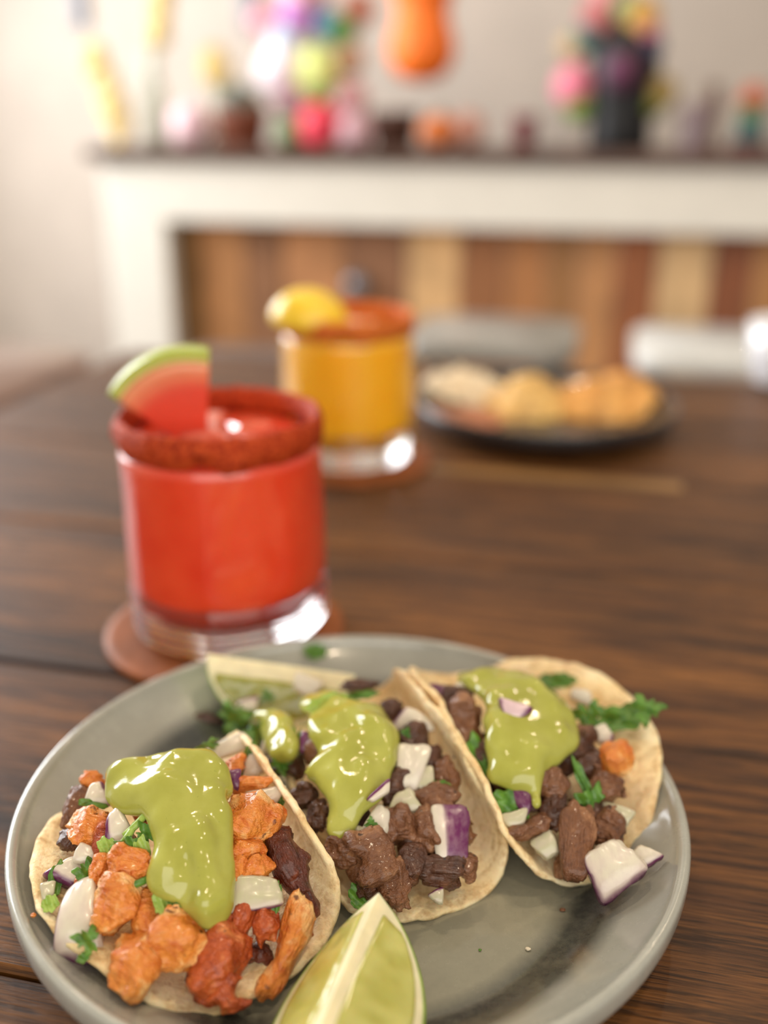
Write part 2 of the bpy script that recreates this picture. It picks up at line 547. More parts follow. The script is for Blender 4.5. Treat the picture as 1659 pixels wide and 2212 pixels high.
v, f = lathe([(0, -.028), (.022, -.026), (.031, -.014), (.033, 0), (.024, .013), (.012, .02), (.012, .03)], 24)
v = v[:, [0, 2, 1]] * [1, 1, 1]
v = room(kp, CY + .06, kz) + v[:, [0]] * E1 + v[:, [1]] * E2 + v[:, [2]] * EZ
link_mesh('knob', v, f, simple('blue_grey_metal', (126, 132, 142), .35, .05, 30, metallic=.6), kboard)

# ------------------------------------------------------------------ stools by the counter
def stool(px, py, zs, half, rgb, label, roundness=.06, metal=0.0):
    c = at(px, py, zs) if px is not None else room(py[0], py[1], zs)
    t = empty('bar_stool', (c[0], c[1], FLOORZ))
    tag(t, label, 'stool', 'stools between table and counter')
    m = simple('stool_seat_%d' % rgb[0], rgb, .28, .05, 14, coat=.4, metallic=metal)
    n = 48
    th = np.linspace(0, 2 * math.pi, n, endpoint=False)
    k = 1 / (np.abs(np.cos(th)) ** 6 + np.abs(np.sin(th)) ** 6) ** (1 / 6)
    V = []; Fc = []
    for s, z in ((0.01, -.03), (.97, -.03), (1, -.024), (1, -.006), (.97, 0), (.01, 0)):
        V.append(c + (half * s * k * np.cos(th))[:, None] * E1 + (half * s * k * np.sin(th))[:, None] * E2 + z * EZ)
    for i in range(5):
        for q in range(n):
            Fc.append([i * n + q, i * n + (q + 1) % n, (i + 1) * n + (q + 1) % n, (i + 1) * n + q])
    link_mesh('seat', np.concatenate(V), Fc, m, t)
    lm = simple('stool_leg_steel', (70, 70, 72), .4, .05, 20, metallic=.7)
    for sx in (-1, 1):
        for sy in (-1, 1):
            a = c + E1 * half * .7 * sx + E2 * half * .7 * sy - EZ * .03
            b = np.array([*(c + E1 * half * .95 * sx + E2 * half * .95 * sy)[:2], FLOORZ])
            link_mesh('leg', *tube([a, (a + b) / 2, b], .011, 8), lm, t)
    z0 = FLOORZ + .25
    ring = [np.array([*(c + E1 * half * .86 * math.cos(q) * 1.28 + E2 * half * .86 * math.sin(q) * 1.28)[:2], z0]) for q in np.linspace(math.pi / 4, math.pi * 2.25, 5)]
    link_mesh('footrest', *tube(ring, .008, 8), lm, t)

stool(1070, 712, -.085, .135, (150, 146, 138), 'mid grey square stool behind the plate of rice')
stool(1560, 738, -.085, .135, (206, 206, 202), 'pale grey square stool at the right edge beyond the table')
stool(545, 790, -.06, .12, (96, 76, 68), 'dark brown stool hidden behind the yellow drink')
stool(None, (-.77, .86), -.02, .20, (140, 112, 100), 'mauve brown wooden stool off the left end of the table')

# ------------------------------------------------------------------ plates
def plate(name, c, R, mat, label):
    S = R / .105
    pr = [(.0001, .0052), (.04, .0052), (.070, .0053), (.0765, .0060), (.082, .0080), (.088, .0112), (.094, .0150), (.0985, .0187), (.1008, .0212), (.1018, .0231), (.1030, .0240), (.1042, .0239),
          (.1050, .0230), (.1052, .0210), (.1050, .0180), (.1040, .0152), (.101, .0120), (.094, .0076), (.086, .0042), (.078, .0020), (.070, .0010), (.066, .0002), (.062, .0001), (.060, .0012), (.03, .0016), (.0001, .0016)]
    pr = [(r * S, z * S) for r, z in pr]
    def rad(t, z): return 1 + .0035 * np.sin(2 * t + .6) + .0015 * np.sin(5 * t)
    # finer profile by Catmull-Rom like resampling
    P = np.array(pr); q = [P[0]]
    for i in range(len(P) - 1):
        p0, p1, p2, p3 = P[max(i - 1, 0)], P[i], P[i + 1], P[min(i + 2, len(P) - 1)]
        for s in (.33, .67, 1.0):
            a = .5 * (2 * p1 + (p2 - p0) * s + (2 * p0 - 5 * p1 + 4 * p2 - p3) * s * s + (3 * p1 - p0 - 3 * p2 + p3) * s ** 3)
            q.append(a)
    q = [(max(r, 1e-5), z) for r, z in q]
    v, f = lathe(q, 128, (0, 0, 0), rad)
    f = [x[::-1] for x in f]
    o = link_mesh(name, v + np.array(c), f, mat)
    o.location = c
    o.data.transform(Matrix.Translation(Vector((0, 0, 0))))
    return tag(o, label, 'plate')

def centered_plate(name, c, R, mat, label):
    o = plate(name, (0, 0, 0), R, mat, label)
    o.location = (c[0], c[1], c[2] + .0001)
    return o

PC = np.array([-.0101, .2661, 0])
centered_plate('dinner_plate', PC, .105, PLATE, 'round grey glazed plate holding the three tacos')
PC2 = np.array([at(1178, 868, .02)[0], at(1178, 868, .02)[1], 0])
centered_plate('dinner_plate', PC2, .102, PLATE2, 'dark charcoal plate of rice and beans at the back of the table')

# ------------------------------------------------------------------ tortillas
def bend(s, w, rho, al, ar):
    a = np.zeros_like(s); h = np.zeros_like(s)
    for sg, an in ((1, ar), (-1, al)):
        m = (s * sg) >= 0
        t = np.abs(s[m])
        aa = np.minimum(t, w)
        b = np.clip(t - w, 0, rho * an)
        aa = aa + rho * np.sin(b / rho); hh = rho * (1 - np.cos(b / rho))
        e = np.clip(t - w - rho * an, 0, None)
        a[m] = (aa + e * math.cos(an)) * sg; h[m] = hh + e * math.sin(an)
    return a, h

def tort_pt(u, s, p):
    cx, cy, cz, phi, tau, rol, R, w, rho, al, ar = p
    a, h = bend(s, w, rho, al, ar)
    c, sn = math.cos(rol), math.sin(rol); a, h = c * a - sn * h, sn * a + c * h
    c, sn = math.cos(tau), math.sin(tau); v, h = c * u - sn * h, sn * u + c * h
    return np.stack([cx + v * math.sin(phi) + a * math.cos(phi), cy + v * math.cos(phi) - a * math.sin(phi), cz + h], -1)

TP = {1: (-0.0563, 0.2430, 0.0128, -0.5558, 0.0848, 0.1304, 0.0503, 0.0154, 0.0143, 0.612, 1.8795),
      2: (-0.006, 0.2853, 0.0092, -0.3439, 0.03, -0.0297, 0.0597, 0.0161, 0.0116, 1.454, 1.9278),
      3: (0.0433, 0.2916, 0.0151, -0.337, 0.1589, -0.1784, 0.0529, 0.0008, 0.0282, 1.3715, 0.637)}
TB = {}
LOWER = {1: 0.0, 2: .40, 3: .26}
def tortilla(k, label):
    p = TP[k]; R = p[6]
    nr, nt = 40, 180
    th = np.linspace(0, 2 * math.pi, nt, endpoint=False)
    wob = 1 + .010 * vnoise(np.stack([np.cos(th) * 3, np.sin(th) * 3, th * 0 + k], -1), 5) + .007 * vnoise(np.stack([np.cos(th) * 11, np.sin(th) * 11, th * 0 + k], -1), 6)
    rad = [R * (1 - (1 - i / nr) ** 1.0) for i in range(nr + 1)]
    rad[0] = R * .004
    mid = []
    for r in rad:
        u, s = r * wob * np.cos(th), r * wob * np.sin(th)
        s = np.where(s < 0, s * (1 - LOWER[k] * np.abs(s) / R), s)      # fold off centre: left flap shorter
        mid.append(tort_pt(u, s, p))
    M = np.array(mid)                       # nr+1, nt, 3
    du = np.gradient(M, axis=0)
    dt = np.roll(M, -1, 1) - np.roll(M, 1, 1)
    N = np.cross(du, dt); N /= np.linalg.norm(N, axis=2, keepdims=True) + 1e-12
    # waves and blisters
    w = .0011 * vnoise(M * 55, 40 + k) + .0004 * fbm(M * 190, 50 + k, 2)
    edge = np.clip((np.array(rad) / R - .55) / .45, 0, 1)[:, None]
    M = M + N * (w * (0.5 + edge))[..., None]
    T = .0011
    # pinch: thickness rounds off at the rim
    ths = T * np.sqrt(np.clip(1 - np.clip((np.array(rad) / R - .965) / .04, 0, 1) ** 2, .05, 1))
    top = M + N * ths[:, None, None]; bot = M - N * ths[:, None, None]
    top = top + N * (.0003 * fbm(top * 420, 60, 2))[..., None]
    V = np.concatenate([top.reshape(-1, 3), bot.reshape(-1, 3)])
    n1 = (nr + 1) * nt
    Fc = []
    for i in range(nr):
        for j in range(nt):
            j2 = (j + 1) % nt
            a, b, c, d = i * nt + j, i * nt + j2, (i + 1) * nt + j2, (i + 1) * nt + j
            Fc.append([a, d, c, b]); Fc.append([n1 + a, n1 + b, n1 + c, n1 + d])
    for j in range(nt):
        j2 = (j + 1) % nt
        a, b = nr * nt + j, nr * nt + j2
        Fc.append([a, n1 + a, n1 + b, b])
    Fc.append([j for j in range(nt)]); Fc.append([n1 + j for j in range(nt)][::-1])
    TB[k] = BVHTree.FromPolygons([tuple(x) for x in V], Fc)
    o = link_mesh('tortilla', V, Fc, TORT)
    tag(o, label, 'tortilla', 'folded corn tortillas on the grey plate')
tortilla(1, 'folded corn tortilla of the left taco, filled with orange chicken')
tortilla(2, 'folded corn tortilla of the middle taco, between the two others')
tortilla(3, 'folded corn tortilla of the right taco, wide open against the plate rim')

# filling heights: a dome over every fold
DOME = {1: (.012, .031, .010, .055, .045), 2: (.012, .027, .004, .064, .045), 3: (.015, .026, .008, .060, .050)}
def dome_h(k, x, y):
    p = TP[k]; b, A, u0, Lu, Ls = DOME[k]
    dx, dy = x - p[0], y - p[1]
    u = dx * math.sin(p[3]) + dy * math.cos(p[3]); s = dx * math.cos(p[3]) - dy * math.sin(p[3])
    return b + A * np.clip(1 - ((u - u0) / Lu) ** 2, 0, 1) * np.clip(1 - (s / Ls) ** 2, .12, 1)

_ts = np.arange(.16, .50, .0004)
def on_taco(px, py, k, back=.0):
    d = ray(px, py); d = d / np.linalg.norm(d)
    P = EYE + _ts[:, None] * d
    g = P[:, 2] - dome_h(k, P[:, 0], P[:, 1])
    below = np.argwhere(g <= 0)
    t = _ts[below[0, 0]] if len(below) else _ts[g.argmin()]
    hit = TB[k].ray_cast(Vector(EYE), Vector(d))
    if hit[0] is not None and len(below):
        t = min(t, hit[3] - back)
    elif hit[0] is not None and hit[3] < t:
        t = hit[3] - back
    return EYE + d * t

def frame(p, ang, tilt=0.0, swing=0.0):
    """axes u (image right turned by ang), v, n (towards the eye, leaning up by tilt)"""
    n = EYE - p; n /= np.linalg.norm(n)
    n = n + EZ * tilt + RT * swing; n /= np.linalg.norm(n)
    u = RT - n * (RT @ n); u /= np.linalg.norm(u)
    v = np.cross(n, u)
    a = math.radians(ang)
    return math.cos(a) * u + math.sin(a) * v, -math.sin(a) * u + math.cos(a) * v, n

# ------------------------------------------------------------------ meat chunks
def chunk_field(Q, kind, seed):
    r = np.random.default_rng(seed)
    if kind == 'cube':
        q = Q + .13 * np.stack([vnoise(Q * 1.5 + 9 * j + seed, seed + j) for j in range(3)], -1)
        f = (np.abs(q) ** 3.6).sum(-1) ** (1 / 3.6) - .86
        for _ in range(8):
            m = r.normal(size=3); m /= np.linalg.norm(m)
            f = np.maximum(f, q @ m - r.uniform(.58, .84))
        gro = 1 - np.abs(vnoise(Q * [1.1, 4.2, 2.0] + seed * .3, seed + 9)) * 6
        f = f + .085 * np.clip(gro, 0, 1) + .09 * fbm(Q * 1.8 + seed, seed, 2) + .04 * vnoise(Q * [3, 12, 8] + seed, seed + 3) + .022 * vnoise(Q * [8, 22, 16] + seed, seed + 4)
    elif kind == 'round':
        f = np.linalg.norm(Q, axis=-1) - .82
        for _ in range(3):
            m = r.normal(size=3); m /= np.linalg.norm(m)
            f = np.maximum(f, Q @ m - r.uniform(.6, .8))
        f = f + .20 * fbm(Q * 1.9 + seed, seed, 3) + .07 * np.abs(vnoise(Q * 6, seed + 2)) + .03 * vnoise(Q * [7, 15, 12], seed + 5)
    elif kind == 'strip':
        x = Q[..., 0]; b = r.uniform(-.35, .35)
        y = Q[..., 1] - b * (1 - 2 * x * x); z = Q[..., 2] - .2 * np.sin(2.5 * x + seed)
        w = .62 - .18 * x * r.choice([-1, 1]) + .12 * np.sin(5 * x + seed)
        f = (np.sqrt((y / w) ** 2 + (z / .75) ** 2 + (np.abs(x) / .96) ** 4) - 1) * .55
        f = f + .14 * fbm(Q * 2.2 + seed, seed, 3) + .045 * vnoise(Q * [4, 12, 12], seed + 5)
    else:       # crinkled beef: warped, creased slab
        W = np.stack([vnoise(Q * 1.6 + 11 * j + seed, seed + j) for j in range(3)], -1)
        q = Q + .24 * W
        q = q * [1, 1 + .25 * r.uniform(-1, 1), 1.05]
        f = (np.abs(q) ** 2.8).sum(-1) ** (1 / 2.8) - .80
        for _ in range(3):
            m = r.normal(size=3); m /= np.linalg.norm(m)
            f = np.maximum(f, q @ m - r.uniform(.5, .75))
        cre = 1 - np.abs(vnoise(Q * [1.8, 3.4, 2.4] + seed, seed + 5)) * 4
        f = f + .10 * np.clip(cre, 0, 1) + .11 * fbm(Q * 2.4 + seed, seed + 6, 3) + .035 * vnoise(Q * [7, 13, 10], seed + 7) - .02
    return f

def chunk(name, p, fr, hx, hy, hz, kind, mat, seed, res=30):
    h = 2.3 * max(hx, hy, hz) / res
    nx, ny, nz = [int(2.4 * q / h) + 5 for q in (hx, hy, hz)]
    gx, gy, gz = [(np.arange(n) - (n - 1) / 2) * h for n in (nx, ny, nz)]
    G = np.stack(np.meshgrid(gx, gy, gz, indexing='ij'), -1)
    Fd = chunk_field(G / [hx, hy, hz], kind, seed)
    Fd[0] = Fd[-1] = 1; Fd[:, 0] = Fd[:, -1] = 1; Fd[:, :, 0] = Fd[:, :, -1] = 1
    v, q = surfnets(Fd, (gx[0], gy[0], gz[0]), h)
    A = np.stack(fr)
    me = bpy.data.meshes.new(name)
    me.from_pydata(v.tolist(), [], q.tolist()); me.update()
    me.polygons.foreach_set('use_smooth', [True] * len(me.polygons))
    me.materials.append(mat)
    o = bpy.data.objects.new(name, me)
    COL.objects.link(o)
    M = Matrix.Identity(4)
    for i in range(3):
        for j in range(3): M[j][i] = A[i][j]
        M[i][3] = p[i]
    o.matrix_world = M
    return o

C = 'cube'; Rr = 'round'; S_ = 'strip'; L_ = 'lobe'
# (taco, px, py, width px, height px, angle, kind, material, lift mm, label)
MEAT = [
 (1, 190, 1792, 92, 82, -12, C, CHICK, 3, 'bright orange chicken cube at the upper left of the left taco'),
 (1, 248, 1962, 112, 118, -20, C, CHICK, 3, 'pale striped orange chicken block beside the large white onion'),
 (1, 284, 2086, 122, 122, -25, C, CHICK, 4, 'orange chicken block at the front left edge of the left tortilla'),
 (1, 380, 2030, 128, 124, 10, Rr, CHICK, 4, 'rounded brown orange chicken chunk under the tip of the left salsa'),
 (1, 322, 1968, 70, 116, 5, C, CHICK, -4, 'shaded orange chicken piece behind the rounded chunk'),
 (1, 478, 2074, 106, 150, -18, C, CHICKR, 3, 'tall red glazed chicken piece at the front of the left taco'),
 (1, 500, 2150, 60, 70, -55, S_, CHICKR, 1, 'thin red chicken tip hanging over the front tortilla edge'),
 (1, 440, 2118, 80, 50, -40, S_, CARAM, 0, 'dark red sticky chicken scrap under the tall red piece'),
 (1, 612, 2052, 190, 78, 68, S_, CHICK, 3, 'long curved orange chicken strip next to the front lime'),
 (1, 520, 2016, 118, 64, 80, S_, CHICKR, 0, 'upright red orange chicken strip right of the salsa tip'),
 (1, 573, 2000, 62, 76, 10, Rr, CHICKR, 3, 'small curled red chicken piece above the long curved strip'),
 (1, 543, 1768, 116, 100, -20, C, CHICK, 4, 'large pale orange chicken chunk right of the left salsa'),
 (1, 545, 1695, 84, 46, 14, C, CHICK, 3, 'flat orange chicken piece on top beside the left salsa'),
 (1, 533, 1834, 100, 66, -10, C, CHICK, -1, 'shaded orange chicken piece below the large pale chunk'),
 (1, 554, 1877, 74, 58, 15, Rr, CHICK, 2, 'small round orange chicken nub above the striped onion slab'),
 (1, 513, 1872, 46, 66, 0, C, CHICK, 0, 'narrow chicken sliver at the right side of the left salsa'),
 (1, 222, 1880, 56, 76, 0, Rr, CHICK, 0, 'small orange chicken piece right of the cilantro on the left'),
 (1, 278, 1868, 88, 70, -15, C, CHICK, 2, 'torn orange chicken piece under the cilantro stems'),
 (1, 305, 1890, 60, 40, 20, S_, CHICK, 1, 'shredded orange chicken bit against the left edge of the salsa'),
 (1, 198, 1690, 50, 46, 0, Rr, CHICK, 1, 'round orange chicken nub at the far back of the left taco'),
 (1, 165, 1742, 96, 52, 78, L_, BEEF, 0, 'brown meat scrap at the back left of the left taco'),
 (1, 155, 1810, 60, 50, 60, L_, BEEFD, -2, 'dark meat scrap beneath the bright orange cube'),
 (1, 638, 1886, 180, 92, -62, S_, CARAM, 2, 'dark caramelised meat strip against the left tortilla flap'),
 (1, 510, 1650, 38, 40, 0, C, CHICK, 0, 'tiny orange chicken bit by the white onion sliver'),
 (1, 560, 2060, 70, 60, 0, L_, CARAM, -4, 'blackened scrap in the gap behind the long curved strip'),
 (1, 420, 1930, 120, 100, 0, C, CHICK, -9, 'orange chicken piece buried under the left salsa'),
 (1, 470, 1960, 90, 100, 0, C, CHICKR, -7, 'red chicken piece buried at the right of the salsa tip'),
 (1, 250, 1820, 90, 80, 0, C, CHICKR, -8, 'orange chicken piece buried under the purple edged onion'),
 (1, 590, 1830, 80, 90, 0, C, CARAM, -6, 'dark chicken piece buried behind the pale chunk'),
 (1, 560, 1940, 90, 70, 0, C, CHICKR, -6, 'red chicken piece buried under the striped onion slab'),
 (1, 200, 1930, 80, 90, 0, C, CHICK, -6, 'orange chicken piece buried left of the striped block'),
 (1, 360, 1730, 150, 120, 0, C, CHICK, -10, 'chicken piece buried under the top of the left salsa'),
 (2, 808, 1850, 118, 110, 25, L_, BEEF, 3, 'large crinkled brown beef chunk at the front of the middle taco'),
 (2, 852, 1908, 72, 92, 8, L_, BEEF, 3, 'upright brown beef piece just behind the front lime tip'),
 (2, 742, 1838, 72, 70, 0, L_, BEEF, 0, 'brown beef crumb left of the large crinkled chunk'),
 (2, 888, 1868, 58, 92, -12, L_, BEEFD, 1, 'dark ragged beef shred right of the large crinkled chunk'),
 (2, 918, 1796, 58, 104, 12, L_, BEEF, 2, 'upright brown beef piece left of the purple onion'),
 (2, 866, 1780, 76, 80, 0, L_, BEEF, 0, 'brown beef piece behind the white onion chip'),
 (2, 948, 1880, 110, 56, -5, L_, BEEFD, 2, 'dark charred beef strip below the purple onion'),
 (2, 1006, 1870, 52, 72, -20, L_, BEEF, 2, 'brown beef piece at the lower right of the purple onion'),
 (2, 940, 1730, 92, 70, 10, L_, BEEF, 1, 'brown beef piece above the purple onion'),
 (2, 966, 1682, 60, 84, 0, L_, BEEF, 1, 'brown beef piece against the middle tortilla flap'),
 (2, 660, 1718, 56, 60, 0, L_, BEEFD, 1, 'dark beef piece in the hollow left of the middle salsa'),
 (2, 684, 1758, 46, 72, 0, L_, BEEFD, 0, 'dark beef shred beside the middle salsa drip'),
 (2, 990, 1790, 60, 80, 0, L_, BEEF, -3, 'brown beef piece half hidden behind the purple onion'),
 (2, 842, 1534, 52, 62, 0, L_, BEEFD, 0, 'dark beef piece at the back under the tortilla corner'),
 (2, 778, 1482, 76, 30, 0, L_, BEEFD, 2, 'reddish beef strip at the far back of the middle taco'),
 (2, 792, 1926, 44, 50, 20, L_, BEEFD, 1, 'small dark beef bit on the tortilla beside the lime tip'),
 (2, 960, 1830, 90, 70, 0, L_, BEEFD, -5, 'dark beef piece buried under the purple onion'),
 (2, 900, 1840, 80, 70, 0, L_, BEEFD, -5, 'dark beef piece buried between the front chunks'),
 (2, 760, 1790, 90, 80, 0, L_, BEEFD, -7, 'dark beef piece buried beneath the middle salsa drip'),
 (2, 850, 1700, 110, 90, 0, L_, BEEFD, -7, 'dark beef piece buried under the white onion slab'),
 (2, 930, 1640, 70, 90, 0, L_, BEEFD, -4, 'dark beef piece buried along the middle tortilla flap'),
 (2, 890, 1600, 70, 70, 0, L_, BEEFD, -3, 'dark beef piece behind the middle salsa'),
 (2, 620, 1640, 80, 80, 0, L_, BEEFD, -6, 'dark beef piece buried at the left of the middle taco'),
 (2, 740, 1620, 150, 130, 0, L_, BEEF, -11, 'beef piece buried in the heart of the middle taco'),
 (3, 1238, 1812, 172, 88, 80, L_, BEEF, 4, 'large pointed brown beef slice at the front of the right taco'),
 (3, 1198, 1696, 66, 80, 0, L_, BEEF, 3, 'curled brown beef piece under the right salsa'),
 (3, 1196, 1748, 60, 84, 0, L_, BEEFD, -1, 'dark beef piece above the large pointed slice'),
 (3, 1142, 1788, 86, 50, 20, S_, BEEF, 2, 'brown beef strip at the lower left of the right taco'),
 (3, 1306, 1788, 76, 70, -25, L_, BEEF, 2, 'brown beef piece between the pointed slice and the onion'),
 (3, 1304, 1692, 84, 76, -30, L_, BEEF, 3, 'brown beef piece below the orange chicken on the right'),
 (3, 1328, 1638, 84, 78, 10, Rr, CHICK, 4, 'lone orange chicken piece in the right taco'),
 (3, 1270, 1646, 64, 60, 0, L_, BEEFD, 1, 'dark beef piece left of the lone orange chicken'),
 (3, 998, 1560, 92, 110, 0, L_, BEEF, 0, 'crumbly brown beef at the back left of the right taco'),
 (3, 985, 1515, 70, 60, 0, L_, BEEFD, 1, 'dark beef crumb behind the middle tortilla flap'),
 (3, 1260, 1760, 90, 80, 0, L_, BEEFD, -5, 'dark beef piece buried behind the pointed slice'),
 (3, 1100, 1680, 90, 90, 0, L_, BEEFD, -7, 'dark beef piece buried under the left of the right salsa'),
 (3, 1170, 1720, 80, 80, 0, L_, BEEFD, -6, 'dark beef piece buried under the right salsa drip'),
 (3, 1240, 1620, 100, 90, 0, L_, BEEFD, -7, 'dark beef piece buried at the right of the right salsa'),
 (3, 1130, 1560, 150, 120, 0, L_, BEEF, -12, 'beef piece buried in the heart of the right taco'),
 (3, 1050, 1640, 70, 80, 0, L_, BEEFD, -4, 'dark beef piece beside the dark cilantro leaf on the right'),
]
for i, (k, px, py, w, h, ang, kind, mat, lift, lab) in enumerate(MEAT):
    p = on_taco(px, py, k, .004)
    m = mpp(p)
    hx, hy = w * m / 2, h * m / 2
    hz = max(.0035, min(hx, hy) * .85)
    d = EYE - p; d /= np.linalg.norm(d)
    p = p + d * (lift * .001) * .6
    fr = frame(p, ang, .35, (i % 5 - 2) * .08)
    sc = 1.26 if mat in (CHICK, CHICKR) else 1.12 if mat is CARAM else 1.22
    is_ch = mat in (CHICK, CHICKR, CARAM)
    o = chunk('chicken_piece' if is_ch else 'beef_piece', p, fr, hx * sc, hy * sc, hz * sc, kind, mat, 100 + i * 7, 32 if lift > -3 else 22)
    tag(o, lab, 'chicken' if is_ch else 'beef', 'meat pieces in the tacos')

# ------------------------------------------------------------------ onion pieces
WHT = np.array(lin(216, 208, 186)[:3]); WHT2 = np.array(lin(190, 186, 152)[:3]); PINK = np.array(lin(214, 186, 190)[:3]); PUR = np.array(lin(104, 30, 84)[:3]); PURD = np.array(lin(74, 16, 58)[:3])
def onion(k, px, py, w, h, ang, purple, lift, lab, thick=.42, base=WHT, tilt=.25, swing=0.0, curve=.25, z=None, seed=0):
    p = on_taco(px, py, k, .003) if z is None else at(px, py, z)
    m = mpp(p)
    d = EYE - p; d /= np.linalg.norm(d)
    p = p + d * lift * .001 * .6
    U, V, N = frame(p, ang, tilt, swing)
    hx, hy = w * m / 2, h * m / 2
    hz = max(.0016, min(hx, hy) * thick)
    nu, nv, nn = 14, 14, 7
    # cube surface grid
    r = np.random.default_rng(seed + int(px) * 3 + int(py))
    pts = {}; Vt = []; Fc = []
    def vid(i, j, l):
        if (i, j, l) not in pts:
            pts[(i, j, l)] = len(Vt); Vt.append((2 * i / nu - 1, 2 * j / nv - 1, 2 * l / nn - 1))
        return pts[(i, j, l)]
    for i in range(nu):
        for j in range(nv):
            Fc.append([vid(i, j, nn), vid(i + 1, j, nn), vid(i + 1, j + 1, nn), vid(i, j + 1, nn)])
            Fc.append([vid(i, j, 0), vid(i, j + 1, 0), vid(i + 1, j + 1, 0), vid(i + 1, j, 0)])
    for i in range(nu):
        for l in range(nn):
            Fc.append([vid(i, 0, l), vid(i + 1, 0, l), vid(i + 1, 0, l + 1), vid(i, 0, l + 1)])
            Fc.append([vid(i, nv, l), vid(i, nv, l + 1), vid(i + 1, nv, l + 1), vid(i + 1, nv, l)])
    for j in range(nv):
        for l in range(nn):
            Fc.append([vid(0, j, l), vid(0, j, l + 1), vid(0, j + 1, l + 1), vid(0, j + 1, l)])
            Fc.append([vid(nu, j, l), vid(nu, j + 1, l), vid(nu, j + 1, l + 1), vid(nu, j, l + 1)])
    Q = np.array(Vt)
    q5 = (np.abs(Q) ** 6).sum(1) ** (1 / 6)
    Q = Q / np.maximum(q5, 1e-9)[:, None] * np.abs(Q).max(1)[:, None]
    # taper, skew and shell curvature
    tp, sk = r.uniform(.15, .45) * r.choice([-1, 1]), r.uniform(-.4, .4)
    x = Q[:, 0] * (1 + tp * Q[:, 1]) + sk * Q[:, 1] * .5
    y = Q[:, 1] * (1 + r.uniform(-.3, .3) * Q[:, 0])
    z_ = Q[:, 2]
    P = np.stack([x * hx, y * hy, z_ * hz - curve * (Q[:, 1] ** 2) * hy * .8 - curve * .4 * (Q[:, 0] ** 2) * hx], 1)
    P = P + (min(hx, hy) * .09 * fbm(Q * 1.6 + px, seed, 2))[:, None] * np.array([1, 1, .5])
    col = np.tile(base, (len(Q), 1))
    ring = .5 + .5 * np.sin(Q[:, 1] * 7 + 1.3 * Q[:, 0])
    col = col * (1 - .10 * ring[:, None]) + PINK * (.10 * ring[:, None])
    for (ax, sg, frac) in purple:
        c = Q[:, 'uvn'.index(ax)] * sg
        e = 1 - 2 * frac
        wgt = np.clip((c - e) / .16 + .5, 0, 1)[:, None]
        hal = np.clip((c - e + .5) / .6, 0, 1)[:, None] * .35
        col = col * (1 - hal) + PINK * hal
        pc = PUR * (1 - .35 * np.clip(c, 0, 1)[:, None]) + PURD * .35 * np.clip(c, 0, 1)[:, None]
        col = col * (1 - wgt) + pc * wgt
    W_ = p + P[:, [0]] * U + P[:, [1]] * V + P[:, [2]] * N
    o = link_mesh('onion_piece', W_, Fc, ONION, col=col)
    return tag(o, lab, 'onion', 'red onion pieces on the tacos')

